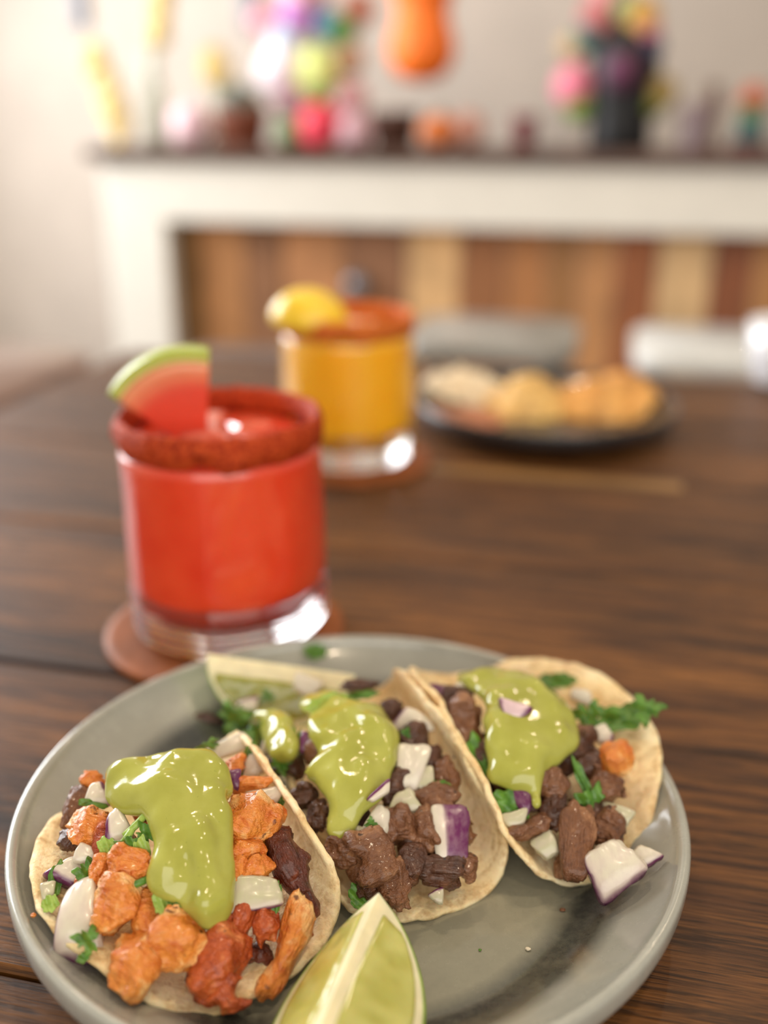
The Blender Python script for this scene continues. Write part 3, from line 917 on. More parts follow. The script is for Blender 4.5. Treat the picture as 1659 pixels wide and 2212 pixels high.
ONIONS = [
 (1, 166, 1986, 92, 172, 14, [('u', -1, .06), ('v', -1, .10)], 5, 'large white and purple onion petal on the left edge of the left taco', dict(curve=.5, swing=-.3)),
 (1, 150, 1886, 66, 58, -28, [('v', -1, .28)], 5, 'onion chunk with a purple front face above the large petal', dict(thick=.7)),
 (1, 186, 1848, 48, 40, -20, [], 4, 'small bright white onion chip by the left tortilla flap', dict()),
 (1, 252, 1786, 50, 76, 22, [('u', -1, .20)], 4, 'pink onion wedge with a purple arc beside the orange cube', dict(curve=.4)),
 (1, 210, 1716, 46, 52, 10, [('u', 1, .18)], 3, 'pale onion bit at the back left under the salsa', dict()),
 (1, 550, 1930, 112, 72, 6, [('v', -1, .06)], 5, 'pale green striped onion slab right of the left salsa', dict(base=WHT2, thick=.3, curve=.1)),
 (1, 573, 1724, 72, 42, 12, [('v', -1, .08)], 6, 'white onion chip on top of the large pale chicken chunk', dict(curve=.4)),
 (1, 550, 1658, 44, 56, -25, [], 4, 'white onion shard against the left tortilla flap top', dict()),
 (1, 494, 1614, 100, 38, 22, [], 3, 'long white onion sliver at the top of the left taco', dict(curve=.1)),
 (1, 507, 1684, 24, 42, 0, [('n', 1, .6)], 4, 'dark purple onion bit at the top right of the left salsa', dict()),
 (1, 103, 1930, 26, 50, 5, [], 2, 'thin translucent onion scrap on the left tortilla', dict(base=WHT2)),
 (2, 974, 1808, 76, 138, -4, [('u', 1, .66), ('n', -1, .2)], 6, 'standing onion wedge with a broad purple face in the middle taco', dict(curve=.15, thick=.35, swing=.15)),
 (2, 886, 1664, 60, 118, -6, [], 4, 'tall white onion slab at the right of the middle salsa', dict(curve=.35)),
 (2, 817, 1775, 46, 70, -22, [], 5, 'creamy white onion chip under the middle salsa', dict(thick=.3)),
 (2, 872, 1732, 60, 48, 12, [], 3, 'translucent onion flake behind the creamy chip', dict(base=WHT2, thick=.25)),
 (2, 892, 1558, 78, 50, -5, [('u', -1, .08)], 3, 'white onion chunk beneath the tortilla corner', dict()),
 (2, 662, 1480, 56, 42, -25, [], 4, 'pinkish white onion piece at the back beside the lime', dict()),
 (2, 536, 1528, 40, 44, 10, [('v', 1, .15)], 3, 'pale pink onion bit at the back left of the middle taco', dict()),
 (2, 674, 1606, 52, 42, -10, [('n', 1, .6)], 3, 'purple onion bit in the hollow of the middle salsa', dict()),
 (2, 820, 1712, 56, 20, 38, [('v', 1, .35)], 15, 'thin purple onion strip lying on the middle salsa', dict()),
 (2, 584, 1604, 32, 58, -20, [], 4, 'small white onion sliver left of the middle salsa', dict()),
 (2, 916, 1686, 46, 56, 20, [], 2, 'white onion scrap between the slab and the tortilla flap', dict(base=WHT2)),
 (2, 945, 1938, 28, 30, 15, [('v', 1, .15)], 2, 'tiny onion crumb on the bare middle tortilla', dict(base=WHT2)),
 (2, 780, 1804, 36, 36, 0, [], 2, 'glassy onion bit next to the middle salsa drip', dict(base=WHT2)),
 (3, 1322, 1872, 112, 104, 32, [('u', -1, .07), ('v', -1, .07)], 6, 'large white onion petal lying on the plate by the right taco', dict(curve=.3, z=.018)),
 (3, 1390, 1850, 52, 46, 30, [('v', -1, .14)], 4, 'small round onion bit at the outer edge of the plate', dict(z=.018)),
 (3, 1334, 1764, 56, 50, -20, [], 3, 'pale onion chip on the bare right tortilla', dict(base=WHT2)),
 (3, 1109, 1535, 58, 40, -22, [('u', 1, .14), ('u', -1, .1)], 17, 'striped purple onion bit on top of the right salsa', dict(base=PINK)),
 (3, 1302, 1588, 52, 40, -35, [('u', 1, .12)], 3, 'pinkish onion bit above the lone orange chicken', dict()),
 (3, 1180, 1826, 48, 52, 30, [], 2, 'shaded onion piece left of the pointed beef slice', dict(base=WHT2)),
 (3, 1256, 1504, 46, 28, -20, [], 3, 'pale onion bit beside the upper cilantro of the right taco', dict()),
 (3, 1130, 1724, 52, 42, -50, [('n', 1, .6)], 4, 'purple onion bit below the right salsa', dict()),
 (3, 946, 1496, 36, 36, 0, [('n', 1, .6)], 2, 'purple onion bit at the far left of the right taco', dict()),
 (3, 986, 1492, 56, 28, 15, [], 3, 'pale onion flake under the back of the right salsa', dict()),
 (3, 1112, 1770, 54, 34, 15, [], 2, 'pale onion piece under the cilantro of the right taco', dict(base=WHT2)),
]
for i, (k, px, py, w, h, ang, pur, lift, lab, kw) in enumerate(ONIONS):
    onion(k, px, py, w, h, ang, pur, lift, lab, seed=i, **kw)

# ------------------------------------------------------------------ cilantro
def leaf(k, px, py, w, h, ang, kind, lift, lab, z=None, tilt=.3, swing=0.0, mat=None):
    p = on_taco(px, py, k, .002) if z is None else at(px, py, z)
    m = mpp(p)
    d = EYE - p; d /= np.linalg.norm(d)
    p = p + d * lift * .001 * .6
    U, V, N = frame(p, ang, tilt, swing)
    hx, hy = w * m / 2 * 1.22, h * m / 2 * 1.22
    sd = int(px * 7 + py)
    if kind == 'stem':
        t = np.linspace(-1, 1, 9)
        pts = [p + U * hx * x + V * hy * .5 * math.sin(x * 1.5 + sd) + N * .0006 * math.cos(3 * x) for x in t]
        v, f = tube(pts, np.array([.62, .85, .95, 1, 1, 1, .95, .9, .75]) * max(hy * .6, .0009), 8)
        o = link_mesh('cilantro_stalk', v, f, mat or LEAFP)  # cut piece of bare cilantro stem
        return tag(o, lab, 'cilantro', 'chopped cilantro on the tacos')
    # lobed leaf: radial outline, curled
    n, rings = 72, 9
    a = np.linspace(0, 2 * math.pi, n, endpoint=False)
    if kind == 'leaf':
        out = .62 + .20 * np.cos(3 * a + .4 + sd) + .14 * np.cos(7 * a + sd * .7) + .06 * np.cos(15 * a)
    else:       # torn strip of leaf
        out = .82 + .10 * np.cos(2 * a + sd) + .07 * np.cos(6 * a + sd) + .04 * np.cos(11 * a)
    top = []
    for i in range(rings + 1):
        r = max(i / rings, .01)
        x, y = r * out * np.cos(a), r * out * np.sin(a)
        c = .45 * np.sin(2.1 * x + sd) * hx * .5 + .35 * np.sin(2.7 * y + sd * 1.7) * hy * .5 + .12 * np.sin(7 * x + 5 * y + sd) * min(hx, hy)
        c = c - .10 * min(hx, hy) * np.exp(-(y * 9) ** 2)
        top.append(p + (x * hx * 1.15)[:, None] * U + (y * hy * 1.15)[:, None] * V + c[:, None] * N)
    top = np.array(top)
    th = .00016
    V_ = np.concatenate([(top + N * th).reshape(-1, 3), (top - N * th).reshape(-1, 3)])
    n1 = (rings + 1) * n; Fc = []
    for i in range(rings):
        for j in range(n):
            j2 = (j + 1) % n
            A, B, C_, D = i * n + j, i * n + j2, (i + 1) * n + j2, (i + 1) * n + j
            Fc.append([A, D, C_, B]); Fc.append([n1 + A, n1 + B, n1 + C_, n1 + D])
    for j in range(n):
        j2 = (j + 1) % n
        Fc.append([rings * n + j, n1 + rings * n + j, n1 + rings * n + j2, rings * n + j2])
    o = link_mesh('cilantro_leaf', V_, Fc, mat or LEAF)
    return tag(o, lab, 'cilantro', 'chopped cilantro on the tacos')

LEAVES = [
 (1, 296, 1772, 66, 22, 48, 'stem', 6, 'bright green cilantro stem left of the salsa', {}),
 (1, 275, 1800, 44, 22, 50, 'stem', 6, 'short bright green cilantro stem piece over the pink onion', {}),
 (1, 278, 1832, 70, 44, -12, 'leaf', 4, 'dark bluish green cilantro leaf under the stems', {}),
 (1, 304, 1848, 34, 70, 12, 'strip', 5, 'pointed pale green cilantro blade beside the salsa', dict(mat=LEAFP)),
 (1, 316, 1802, 54, 48, -20, 'leaf', 5, 'ruffled cilantro leaf at the notch of the left salsa', {}),
 (1, 203, 1730, 56, 50, 30, 'leaf', 4, 'cilantro leaf at the back left of the left taco', {}),
 (1, 184, 1888, 42, 66, 15, 'leaf', 6, 'dark cilantro leaf between the white chip and the chicken', {}),
 (1, 118, 1904, 34, 66, -10, 'strip', 4, 'cilantro strip on the left tortilla flap', {}),
 (1, 108, 1952, 28, 36, 0, 'strip', 4, 'small yellowish cilantro scrap beside the large petal', dict(mat=LEAFP)),
 (1, 188, 2030, 52, 58, 10, 'leaf', 9, 'curly cilantro leaf stuck to the large white petal', {}),
 (1, 180, 2068, 26, 18, 20, 'strip', 3, 'tiny cilantro scrap under the large white petal', {}),
 (1, 298, 1902, 54, 22, 28, 'stem', 5, 'green cilantro stem above the striped chicken block', dict(mat=LEAF)),
 (1, 346, 1946, 26, 54, 8, 'strip', 6, 'small upright cilantro blade at the lower edge of the salsa', dict(mat=LEAFP)),
 (1, 382, 1958, 40, 28, -30, 'strip', 6, 'folded cilantro bit on the rounded chicken chunk', {}),
 (1, 597, 1942, 18, 62, -8, 'strip', 7, 'thin dark cilantro blade at the end of the onion slab', {}),
 (1, 532, 1646, 26, 72, -16, 'strip', 6, 'long cilantro strip between the white onion shards', {}),
 (1, 452, 1608, 50, 22, 25, 'leaf', 3, 'small cilantro bit at the top of the left salsa', {}),
 (1, 230, 1828, 32, 38, 0, 'strip', 4, 'pale green translucent cilantro bit right of the orange cube', dict(mat=LEAFP)),
 (1, 600, 1732, 22, 24, 0, 'strip', 6, 'tiny cilantro bit at the tip of the white chip', {}),
 (2, 508, 1552, 68, 74, 20, 'leaf', 6, 'large ruffled cilantro leaf at the left of the middle taco', {}),
 (2, 552, 1586, 46, 56, -20, 'leaf', 4, 'dark cilantro leaf below the large ruffled one', {}),
 (2, 704, 1517, 76, 32, 12, 'strip', 17, 'pale cilantro leaf lying on the middle salsa', dict(mat=LEAFP)),
 (2, 643, 1598, 32, 56, -5, 'leaf', 4, 'dark cilantro leaf in the hollow of the middle salsa', {}),
 (2, 886, 1586, 30, 46, 0, 'leaf', 4, 'cilantro leaf below the white onion chunk', {}),
 (2, 945, 1697, 46, 22, -8, 'strip', 5, 'small cilantro bit on the beef near the flap', {}),
 (2, 997, 1762, 36, 34, -30, 'leaf', 9, 'cilantro scrap on the corner of the purple onion', dict(mat=LEAFP)),
 (2, 801, 1778, 26, 22, 30, 'leaf', 8, 'tiny cilantro frond on the creamy onion chip', {}),
 (2, 772, 1938, 34, 46, 20, 'strip', 3, 'cilantro scrap on the tortilla left of the lime tip', {}),
 (2, 608, 1654, 42, 36, 0, 'leaf', 3, 'dark cilantro bit at the left edge of the middle salsa', {}),
 (2, 780, 1502, 60, 18, 6, 'strip', 3, 'cilantro strip at the back of the middle salsa', {}),
 (2, 576, 1504, 32, 26, 0, 'leaf', 3, 'bright cilantro bit in front of the back lime', {}),
 (3, 1396, 1532, 66, 62, 25, 'leaf', 4, 'bright cilantro leaf tip over the right tortilla edge', dict(swing=.3, z=.038)),
 (3, 1342, 1552, 90, 56, 12, 'strip', 5, 'broad cilantro leaf on the right tortilla', {}),
 (3, 1272, 1548, 72, 68, -10, 'leaf', 4, 'pale cilantro leaf right of the right salsa', {}),
 (3, 1202, 1468, 70, 30, -8, 'strip', 4, 'dark cilantro leaf at the back of the right taco', {}),
 (3, 1030, 1640, 44, 90, 5, 'strip', 2, 'dark cilantro leaf left of the right salsa', {}),
 (3, 1104, 1738, 84, 52, -14, 'strip', 4, 'glossy cilantro leaf under the right salsa', {}),
 (3, 1262, 1692, 20, 96, 18, 'strip', 5, 'long cilantro blade in the right taco', {}),
 (3, 1278, 1732, 58, 74, -10, 'leaf', 4, 'ruffled cilantro leaf above the pointed beef slice', {}),
 (3, 1320, 1908, 26, 20, 0, 'strip', 1, 'tiny cilantro scrap under the large petal on the plate', dict(z=.0085)),
 (2, 682, 1406, 50, 26, 0, 'strip', 0, 'dark cilantro scrap on the far rim of the plate', dict(z=.0215)),
]
for (k, px, py, w, h, ang, kind, lift, lab, kw) in LEAVES:
    leaf(k, px, py, w, h, ang, kind, lift, lab, **kw)

# ------------------------------------------------------------------ avocado salsa
def pdist(pt, poly):
    a = poly; b = np.roll(poly, -1, 0)
    ab = b - a
    t = np.clip(((pt - a) * ab).sum(1) / ((ab ** 2).sum(1) + 1e-9), 0, 1)
    return np.sqrt((((a + t[:, None] * ab) - pt) ** 2).sum(1)).min()
def inside(pt, poly):
    x, y = pt; n = len(poly); c = False; j = n - 1
    for i in range(n):
        if (poly[i][1] > y) != (poly[j][1] > y) and x < (poly[j][0] - poly[i][0]) * (y - poly[i][1]) / (poly[j][1] - poly[i][1]) + poly[i][0]:
            c = not c
        j = i
    return c

def salsa(k, polys, ridges, lift, label, rmax=.0046, seed=0):
    cs, rs = [], []
    for poly in polys:
        P = np.array(poly, float)
        lo, hi = P.min(0), P.max(0)
        for x in np.arange(lo[0], hi[0], 13):
            for y in np.arange(lo[1], hi[1], 13):
                if inside((x, y), poly):
                    d = pdist(np.array([x, y]), P)
                    if d < 7: continue
                    c = on_taco(x, y, k, .004)
                    m = mpp(c)
                    r = min(d * m, rmax)
                    e = EYE - c; e /= np.linalg.norm(e)
                    cs.append(c + e * lift); rs.append(r * .93)
    for pts, rpx, up in ridges:
        pts = np.array(pts, float)
        for i in range(len(pts) - 1):
            n = max(2, int(np.linalg.norm(pts[i + 1] - pts[i]) / 9))
            for s in np.linspace(0, 1, n, endpoint=False):
                q = pts[i] * (1 - s) + pts[i + 1] * s
                c = on_taco(q[0], q[1], k, .004); m = mpp(c)
                e = EYE - c; e /= np.linalg.norm(e)
                cs.append(c + e * (lift + up * .0014) + EZ * up * .0007); rs.append(rpx * m)
    cs = np.array(cs); rs = np.array(rs)
    h = .00062
    lo = cs.min(0) - .008; n = np.ceil((cs.max(0) + .008 - lo) / h).astype(int)
    S = np.zeros(n); K = 1 / .00095
    ax = [lo[d] + np.arange(n[d]) * h for d in range(3)]
    for c, r in zip(cs, rs):
        R = r + .0052
        i0 = np.maximum(((c - R - lo) / h).astype(int), 0); i1 = np.minimum(((c + R - lo) / h).astype(int) + 2, n)
        X = ax[0][i0[0]:i1[0]][:, None, None] - c[0]; Y = ax[1][i0[1]:i1[1]][None, :, None] - c[1]; Z = ax[2][i0[2]:i1[2]][None, None] - c[2]
        d = np.sqrt(X * X + Y * Y + Z * Z) - r
        S[i0[0]:i1[0], i0[1]:i1[1], i0[2]:i1[2]] += np.exp(-K * d)
    Fd = np.where(S > 1e-9, -np.log(np.maximum(S, 1e-9)) / K, .02)
    # overlap of many spheres swells the level set: keep the outline by a constant offset
    G = np.stack(np.meshgrid(*ax, indexing='ij'), -1)
    Fd = Fd + .0016 + .0013 * vnoise(G * 80, seed) + .0007 * vnoise(G * 190, seed + 1)
    v, q = surfnets(Fd, lo, h)
    # smooth the faces slightly
    V = v.copy()
    for _ in range(5):
        acc = np.zeros_like(V); cnt = np.zeros(len(V))
        for a, b in ((0, 1), (1, 2), (2, 3), (3, 0)):
            np.add.at(acc, q[:, a], V[q[:, b]]); np.add.at(cnt, q[:, a], 1)
            np.add.at(acc, q[:, b], V[q[:, a]]); np.add.at(cnt, q[:, b], 1)
        V = .4 * V + .6 * acc / cnt[:, None]
    o = link_mesh('avocado_salsa', V, q, SALSA)
    return tag(o, label, 'salsa', 'green salsa on the tacos')

S1 = [(229,1679),(243,1654),(284,1642),(321,1645),(357,1629),(403,1617),(449,1624),(476,1647),(499,1679),(502,1711),(490,1740),(497,1789),(497,1835),(508,1890),(511,1922),(499,1963),(486,2000),(458,2011),(431,2000),(412,1972),(380,1949),(339,1931),(321,1899),(330,1853),(337,1816),(318,1780),(316,1752),(275,1761),(238,1743),(229,1711)]
salsa(1, [S1], [([(250,1680),(300,1668)], 22, 1.2), ([(380,1650),(450,1650),(480,1690)], 24, 1.5), ([(350,1690),(420,1720)], 20, 1.6), ([(430,1800),(440,1880),(456,1970)], 36, 1.6), ([(380,1830),(370,1890)], 24, 1.0), ([(340,1700),(335,1740)], 16, 1.0), ([(470,1720),(475,1800)], 20, 1.0)],
      .0035, 'green avocado salsa poured down the front of the left chicken taco', seed=1)
S2 = [(621,1516),(650,1491),(682,1487),(731,1501),(789,1512),(820,1512),(830,1535),(850,1573),(871,1614),(863,1655),(846,1688),(834,1708),(822,1741),(789,1766),(768,1803),(735,1824),(703,1823),(693,1799),(707,1753),(703,1729),(666,1700),(637,1704),(613,1688),(650,1655),(686,1622),(662,1594),(654,1565),(640,1540)]
S2b = [(539,1553),(555,1524),(596,1520),(625,1540),(650,1570),(645,1622),(633,1655),(600,1655),(563,1590)]
salsa(2, [S2, S2b], [([(670,1550),(690,1590),(760,1620)], 17, 2.2), ([(760,1540),(830,1600),(845,1650)], 18, 2.0), ([(640,1685),(700,1650),(740,1630)], 17, 1.8), ([(740,1640),(735,1740)], 20, 1.4), ([(790,1660),(770,1740)], 18, 1.2), ([(715,1790),(720,1810)], 20, .8), ([(556,1550),(590,1545),(625,1590),(625,1640)], 25, 1.2), ([(600,1600),(600,1640)], 20, .8), ([(660,1500),(720,1510)], 14, 1.5)],
      .0035, 'green avocado salsa draped in folds over the middle beef taco', seed=11)
S3 = [(964,1471),(995,1448),(1027,1436),(1079,1440),(1123,1448),(1163,1468),(1202,1487),(1226,1515),(1234,1547),(1258,1571),(1262,1599),(1246,1627),(1218,1651),(1178,1666),(1163,1690),(1178,1722),(1174,1754),(1155,1766),(1139,1746),(1147,1718),(1123,1706),(1091,1710),(1055,1694),(1047,1674),(1055,1635),(1047,1603),(1059,1579),(1035,1559),(1035,1535),(1027,1503),(995,1491)]
salsa(3, [S3], [([(1030,1462),(1090,1480),(1110,1510)], 15, 1.8), ([(1160,1500),(1200,1560),(1220,1600)], 20, 1.6), ([(1080,1560),(1085,1640)], 18, 1.4), ([(1120,1620),(1190,1620)], 18, 1.2), ([(1158,1735),(1158,1750)], 17, .6), ([(990,1465),(1020,1480)], 12, 1.2)],
      .0035, 'green avocado salsa over the right taco beside the cilantro', seed=21)

# ------------------------------------------------------------------ citrus wedges
def wedge(name, A, B, r, open_ang, roll, label, cat, rind_c, pith_c, flesh_c, flesh2, edge_up=None, core=.0026):
    """wedge whose straight core edge runs from tip A to tip B; rind on the far side"""
    A = np.asarray(A, float); B = np.asarray(B, float)
    c = (A + B) / 2; L = np.linalg.norm(B - A) / 2
    X = (B - A) / (2 * L)
    up = np.asarray(edge_up if edge_up is not None else (0, 0, 1.0), float)
    Zc = up - X * (up @ X); Zc /= np.linalg.norm(Zc)
    Yc = np.cross(Zc, X)
    cr, sr = math.cos(roll), math.sin(roll)
    Y2 = cr * Yc + sr * Zc; Z2 = -sr * Yc + cr * Zc
    root = empty(name, c - Z2 * r)
    tag(root, label, cat)
    nt, nk, na = 41, 16, 17
    t = np.linspace(-1, 1, nt)
    Rp = r * np.clip(1 - np.abs(t) ** 2.1, 0, 1) ** .58
    def wp(x, rad, a): return c + X * (x * L) + (Y2 * math.sin(a) - Z2 * math.cos(a)) * rad
    ha = open_ang / 2
    # rind shell
    V = []; Fc = []
    al = np.linspace(-ha, ha, na)
    for layer in (0.0, .0010):
        for i in range(nt):
            for a in al: V.append(wp(t[i], max(Rp[i] - layer, 0), a))
    n1 = nt * na
    for i in range(nt - 1):
        for j in range(na - 1):
            q = [i * na + j, i * na + j + 1, (i + 1) * na + j + 1, (i + 1) * na + j]
            Fc.append(q); Fc.append([n1 + x for x in q[::-1]])
        for j, fl in ((0, 0), (na - 1, 1)):
            q = [i * na + j, (i + 1) * na + j, n1 + (i + 1) * na + j, n1 + i * na + j]
            Fc.append(q if not fl else q[::-1])
    link_mesh('rind', V, Fc, rind_c, root)
    # pith body: wedge solid just inside the rind
    V = []; Fc = []
    for i in range(nt):
        Rr_ = max(Rp[i] - .0008, 0)
        V.append(wp(t[i], 0, 0))
        for a in al: V.append(wp(t[i], Rr_, a * .998))
    m = na + 1
    for i in range(nt - 1):
        for j in range(m):
            j2 = (j + 1) % m
            Fc.append([i * m + j, i * m + j2, (i + 1) * m + j2, (i + 1) * m + j])
    link_mesh('pith', V, Fc, pith_c, root, smooth=False)
    # flesh panels, slightly proud of both cut faces
    for sg in (-1, 1):
        N = (Y2 * math.cos(ha) + Z2 * math.sin(ha) * 1.0)
        a = sg * ha
        nrm = np.cross(X, Y2 * math.sin(a) - Z2 * math.cos(a)); nrm *= 1 if nrm @ (Y2 * sg) > 0 else -1
        V = []; Fc = []; col = []
        ts = np.linspace(-.86, .86, 37); ks = np.linspace(0, 1, nk)
        for x in ts:
            Rx = r * (1 - abs(x) ** 2.1) ** .58
            k0 = core + .10 * Rx * abs(x) ** 3; k1 = max(Rx - .0030, k0 + .0005)
            for kk in ks:
                q = wp(x, k0 + (k1 - k0) * kk, a)
                e = min(1, (1 - abs(kk * 2 - 1)) * 4) * min(1, (1 - abs(x) / .86) * 9)
                b = math.sqrt(max(e * (2 - e), 0))
                z = -.0006 + .0013 * b + .00025 * float(vnoise(np.array([x * 14 + kk * 5, kk * 4, sg]), 3)) * e
                V.append(q + nrm * z)
                w = float(vnoise(np.array([x * 9 + 3 * kk, kk * 2.2, sg * 5.0]), 9)) * .5 + .5
                w2 = w * e
                col.append(np.array(flesh_c) * (1 - w2) + np.array(flesh2) * w2)
        for i in range(len(ts) - 1):
            for j in range(nk - 1):
                q = [i * nk + j, i * nk + j + 1, (i + 1) * nk + j + 1, (i + 1) * nk + j]
                Fc.append(q)
        link_mesh('flesh', V, Fc, FLESH, root, col=np.array(col))
    return root

FLESH = m_attr('citrus_flesh', .2, .45, 260, .25, .5, .006)
LRIND = simple('lime_rind', (138, 168, 44), .35, .12, 200, .2, coat=.3)
LPITH = simple('lime_pith', (240, 228, 186), .45, .06, 160, .1, sss=.3, sssr=.004)
LF, LF2 = lin(178, 174, 78)[:3], lin(206, 202, 118)[:3]
tipA = at(818, 1928, .034)
tipB = at(652, 2300, .036)
wedge('lime_wedge', tipA, tipB, .0262, math.radians(90), math.radians(10), 'lime wedge at the front of the plate, core edge towards the viewer', 'lime', LRIND, LPITH, LF, LF2,
      edge_up=(0.0, -.45, 1.0))
tipA = at(446, 1412, .034); tipB = at(768, 1458, .028)
wedge('lime_wedge', tipA, tipB, .0245, math.radians(80), math.radians(-8), 'lime wedge at the back of the plate behind the middle taco', 'lime', LRIND, LPITH, lin(160, 156, 52)[:3], lin(146, 148, 54)[:3],
      edge_up=(0.0, -.25, 1.0), core=.0058)

# loose bits on the plate
def crumb(px, py, z, s, mat, lab, cat, seed, kind=Rr):
    p = at(px, py, z + s * .4)
    o = chunk(cat + '_crumb', p, (np.array([1., 0, 0]), np.array([0, 1., 0]), EZ), s, s * .8, s * .6, kind, mat, seed, 14)
    tag(o, lab, cat)
crumb(1215, 1965, .0054, .0011, BEEF, 'tiny brown beef crumb alone on the plate floor', 'beef', 1)
crumb(1141, 2050, .0054, .0010, simple('onion_crumb', (228, 216, 190), .4), 'tiny white onion crumb on the plate floor', 'onion', 2)
crumb(1037, 2052, .0054, .0006, LEAF, 'tiny dark green cilantro crumb on the plate floor', 'cilantro', 3)
crumb(72, 1977, .0215, .0011, CHICK, 'tiny orange chicken crumb on the left plate rim', 'chicken', 4)
p = at(448, 1556, .009)
o = chunk('beef_piece', p, frame(p, -12, .6), .0085, .003, .003, S_, BEEFD, 77, 26)
tag(o, 'dark beef strip lying on the plate behind the left taco', 'beef')

# ------------------------------------------------------------------ drinks
def coaster(c, R, lab):
    pr = [(.0001, 0), (R - .001, 0), (R, .001), (R, .003), (R - .001, .004), (R - .004, .0042), (.0001, .0042)]
    v, f = lathe(pr, 72)
    o = link_mesh('coaster', v + np.array([c[0], c[1], 0.0002]), f, simple('tan_leather', (146, 82, 40), .55, .12, 70, .15, spec=.3))
    return tag(o, lab, 'coaster', 'round leather coasters')

GH, GR, GB = .1001, .0440, .0456
def drink(cx, cy, name, liquid, crust, foam, label, chill):
    z0 = .0044
    root = empty(name, (cx, cy, z0))
    tag(root, label, 'drink')
    NF = 8
    def fac(t, z):      # soft vertical facets on the lower two thirds
        ph = (t * NF / (2 * math.pi)) % 1.0 - .5
        poly = math.cos(math.pi / NF) / np.cos(ph * 2 * math.pi / NF)
        w = np.clip((.086 - z) / .02, 0, 1) * .35
        return 1 + (poly - 1) * w
    out = [(.0001, .0006), (.034, .0004), (.0425, .0010), (.0446, .0028)]
    for i in range(5):          # cut rings low on the glass
        zb = .0040 + i * .0040
        out += [(GB + .0003, zb + .0006), (GB + .0003, zb + .0022), (GB - .0011, zb + .0034)]
    out += [(GB - .0016, .0325), (GR - .0014, .05), (GR - .0014, .075), (GR - .0008, .088), (GR, GH - .004), (GR, GH - .002), (GR - .0008, GH), (GR - .0020, GH), (GR - .0028, GH - .002)]
    inn = [(GR - .003, .075), (GR - .0032, .045), (GR - .0040, .030), (GR - .0065, .0170), (GR - .012, .0120), (.018, .0105), (.0001, .0102)]
    v, f = lathe(out, 128, (cx, cy, z0), fac)
    v2, f2 = lathe([(GR - .0028, GH - .002)] + inn, 128, (cx, cy, z0))
    V, Fc = join([(v, f), (v2, f2)])
    g = link_mesh('glass_body', V, Fc, GLASS, root)
    top = .0905
    # the juice reads right out to the glass wall, above the thick clear foot
    pr = [(.0001, .0098), (.018, .0101), (GR - .0117, .0116), (GR - .0055, .0160), (GR - .0028, .0205), (GR - .0012, .0235), (GB - .0002, .0265), (GB + .0001, .032), (GB, .050), (GR + .0008, .075), (GR + .0003, top - .004), (GR - .0030, top), (.02, top + .0004), (.0001, top)]
    q = []
    for i in range(len(pr) - 1):
        for w_ in (0, .25, .5, .75): q.append((pr[i][0] * (1 - w_) + pr[i + 1][0] * w_, pr[i][1] * (1 - w_) + pr[i + 1][1] * w_))
    q.append(pr[-1])
    v, f = lathe(q, 128, (cx, cy, z0), lambda t, z: fac(t, z) if z > .0262 else 1.0)
    f = [x[::-1] for x in f]
    link_mesh('drink', v, f, liquid, root)
    # froth and ice on top
    r = np.random.default_rng(int(abs(cx) * 1e4))
    for i in range(4):
        a = r.uniform(0, 6.28); d = r.uniform(.006, .022)
        ex = np.array([math.cos(a), math.sin(a), r.uniform(-.2, .2)]); ex /= np.linalg.norm(ex)
        ey = np.cross(EZ, ex); ey /= np.linalg.norm(ey); ez = np.cross(ex, ey)
        link_mesh('ice_cube', *box((cx + d * math.cos(i * 1.6 + .5), cy + d * math.sin(i * 1.6 + .5), z0 + top - .004), ex, ey, ez, .010, .009, .0085, .002), foam, root, False)
    # spice crust around the rim
    n, mm = 150, 26
    th = np.linspace(0, 2 * math.pi, n, endpoint=False)
    ring = []
    for j in range(mm):
        b = 2 * math.pi * j / mm
        hz = .0066; wr = .0026
        lowv = .0025 * vnoise(np.stack([np.cos(th) * 4, np.sin(th) * 4, th * 0], -1), 4)
        rr = GR - .0010 + wr * math.cos(b)
        zz = GH - .0050 + hz * math.sin(b) + (lowv if math.sin(b) < 0 else 0)
        ring.append(np.stack([cx + rr * np.cos(th), cy + rr * np.sin(th), z0 + zz + 0 * th], -1))
    M = np.array(ring)
    ctr_ = np.array([cx, cy, z0 + GH - .005])
    nn = M - M.mean(0)[None]
    nn /= np.linalg.norm(nn, axis=2, keepdims=True)
    M = M + nn * (.0007 * fbm(M * 700, 3, 2) + .0009 * np.maximum(vnoise(M * 420, 8), 0))[..., None]
    Fc = []
    for j in range(mm):
        for i in range(n):
            Fc.append([j * n + i, j * n + (i + 1) % n, ((j + 1) % mm) * n + (i + 1) % n, ((j + 1) % mm) * n + i])
    link_mesh('spice_rim', M.reshape(-1, 3), Fc, crust, root)
    return root

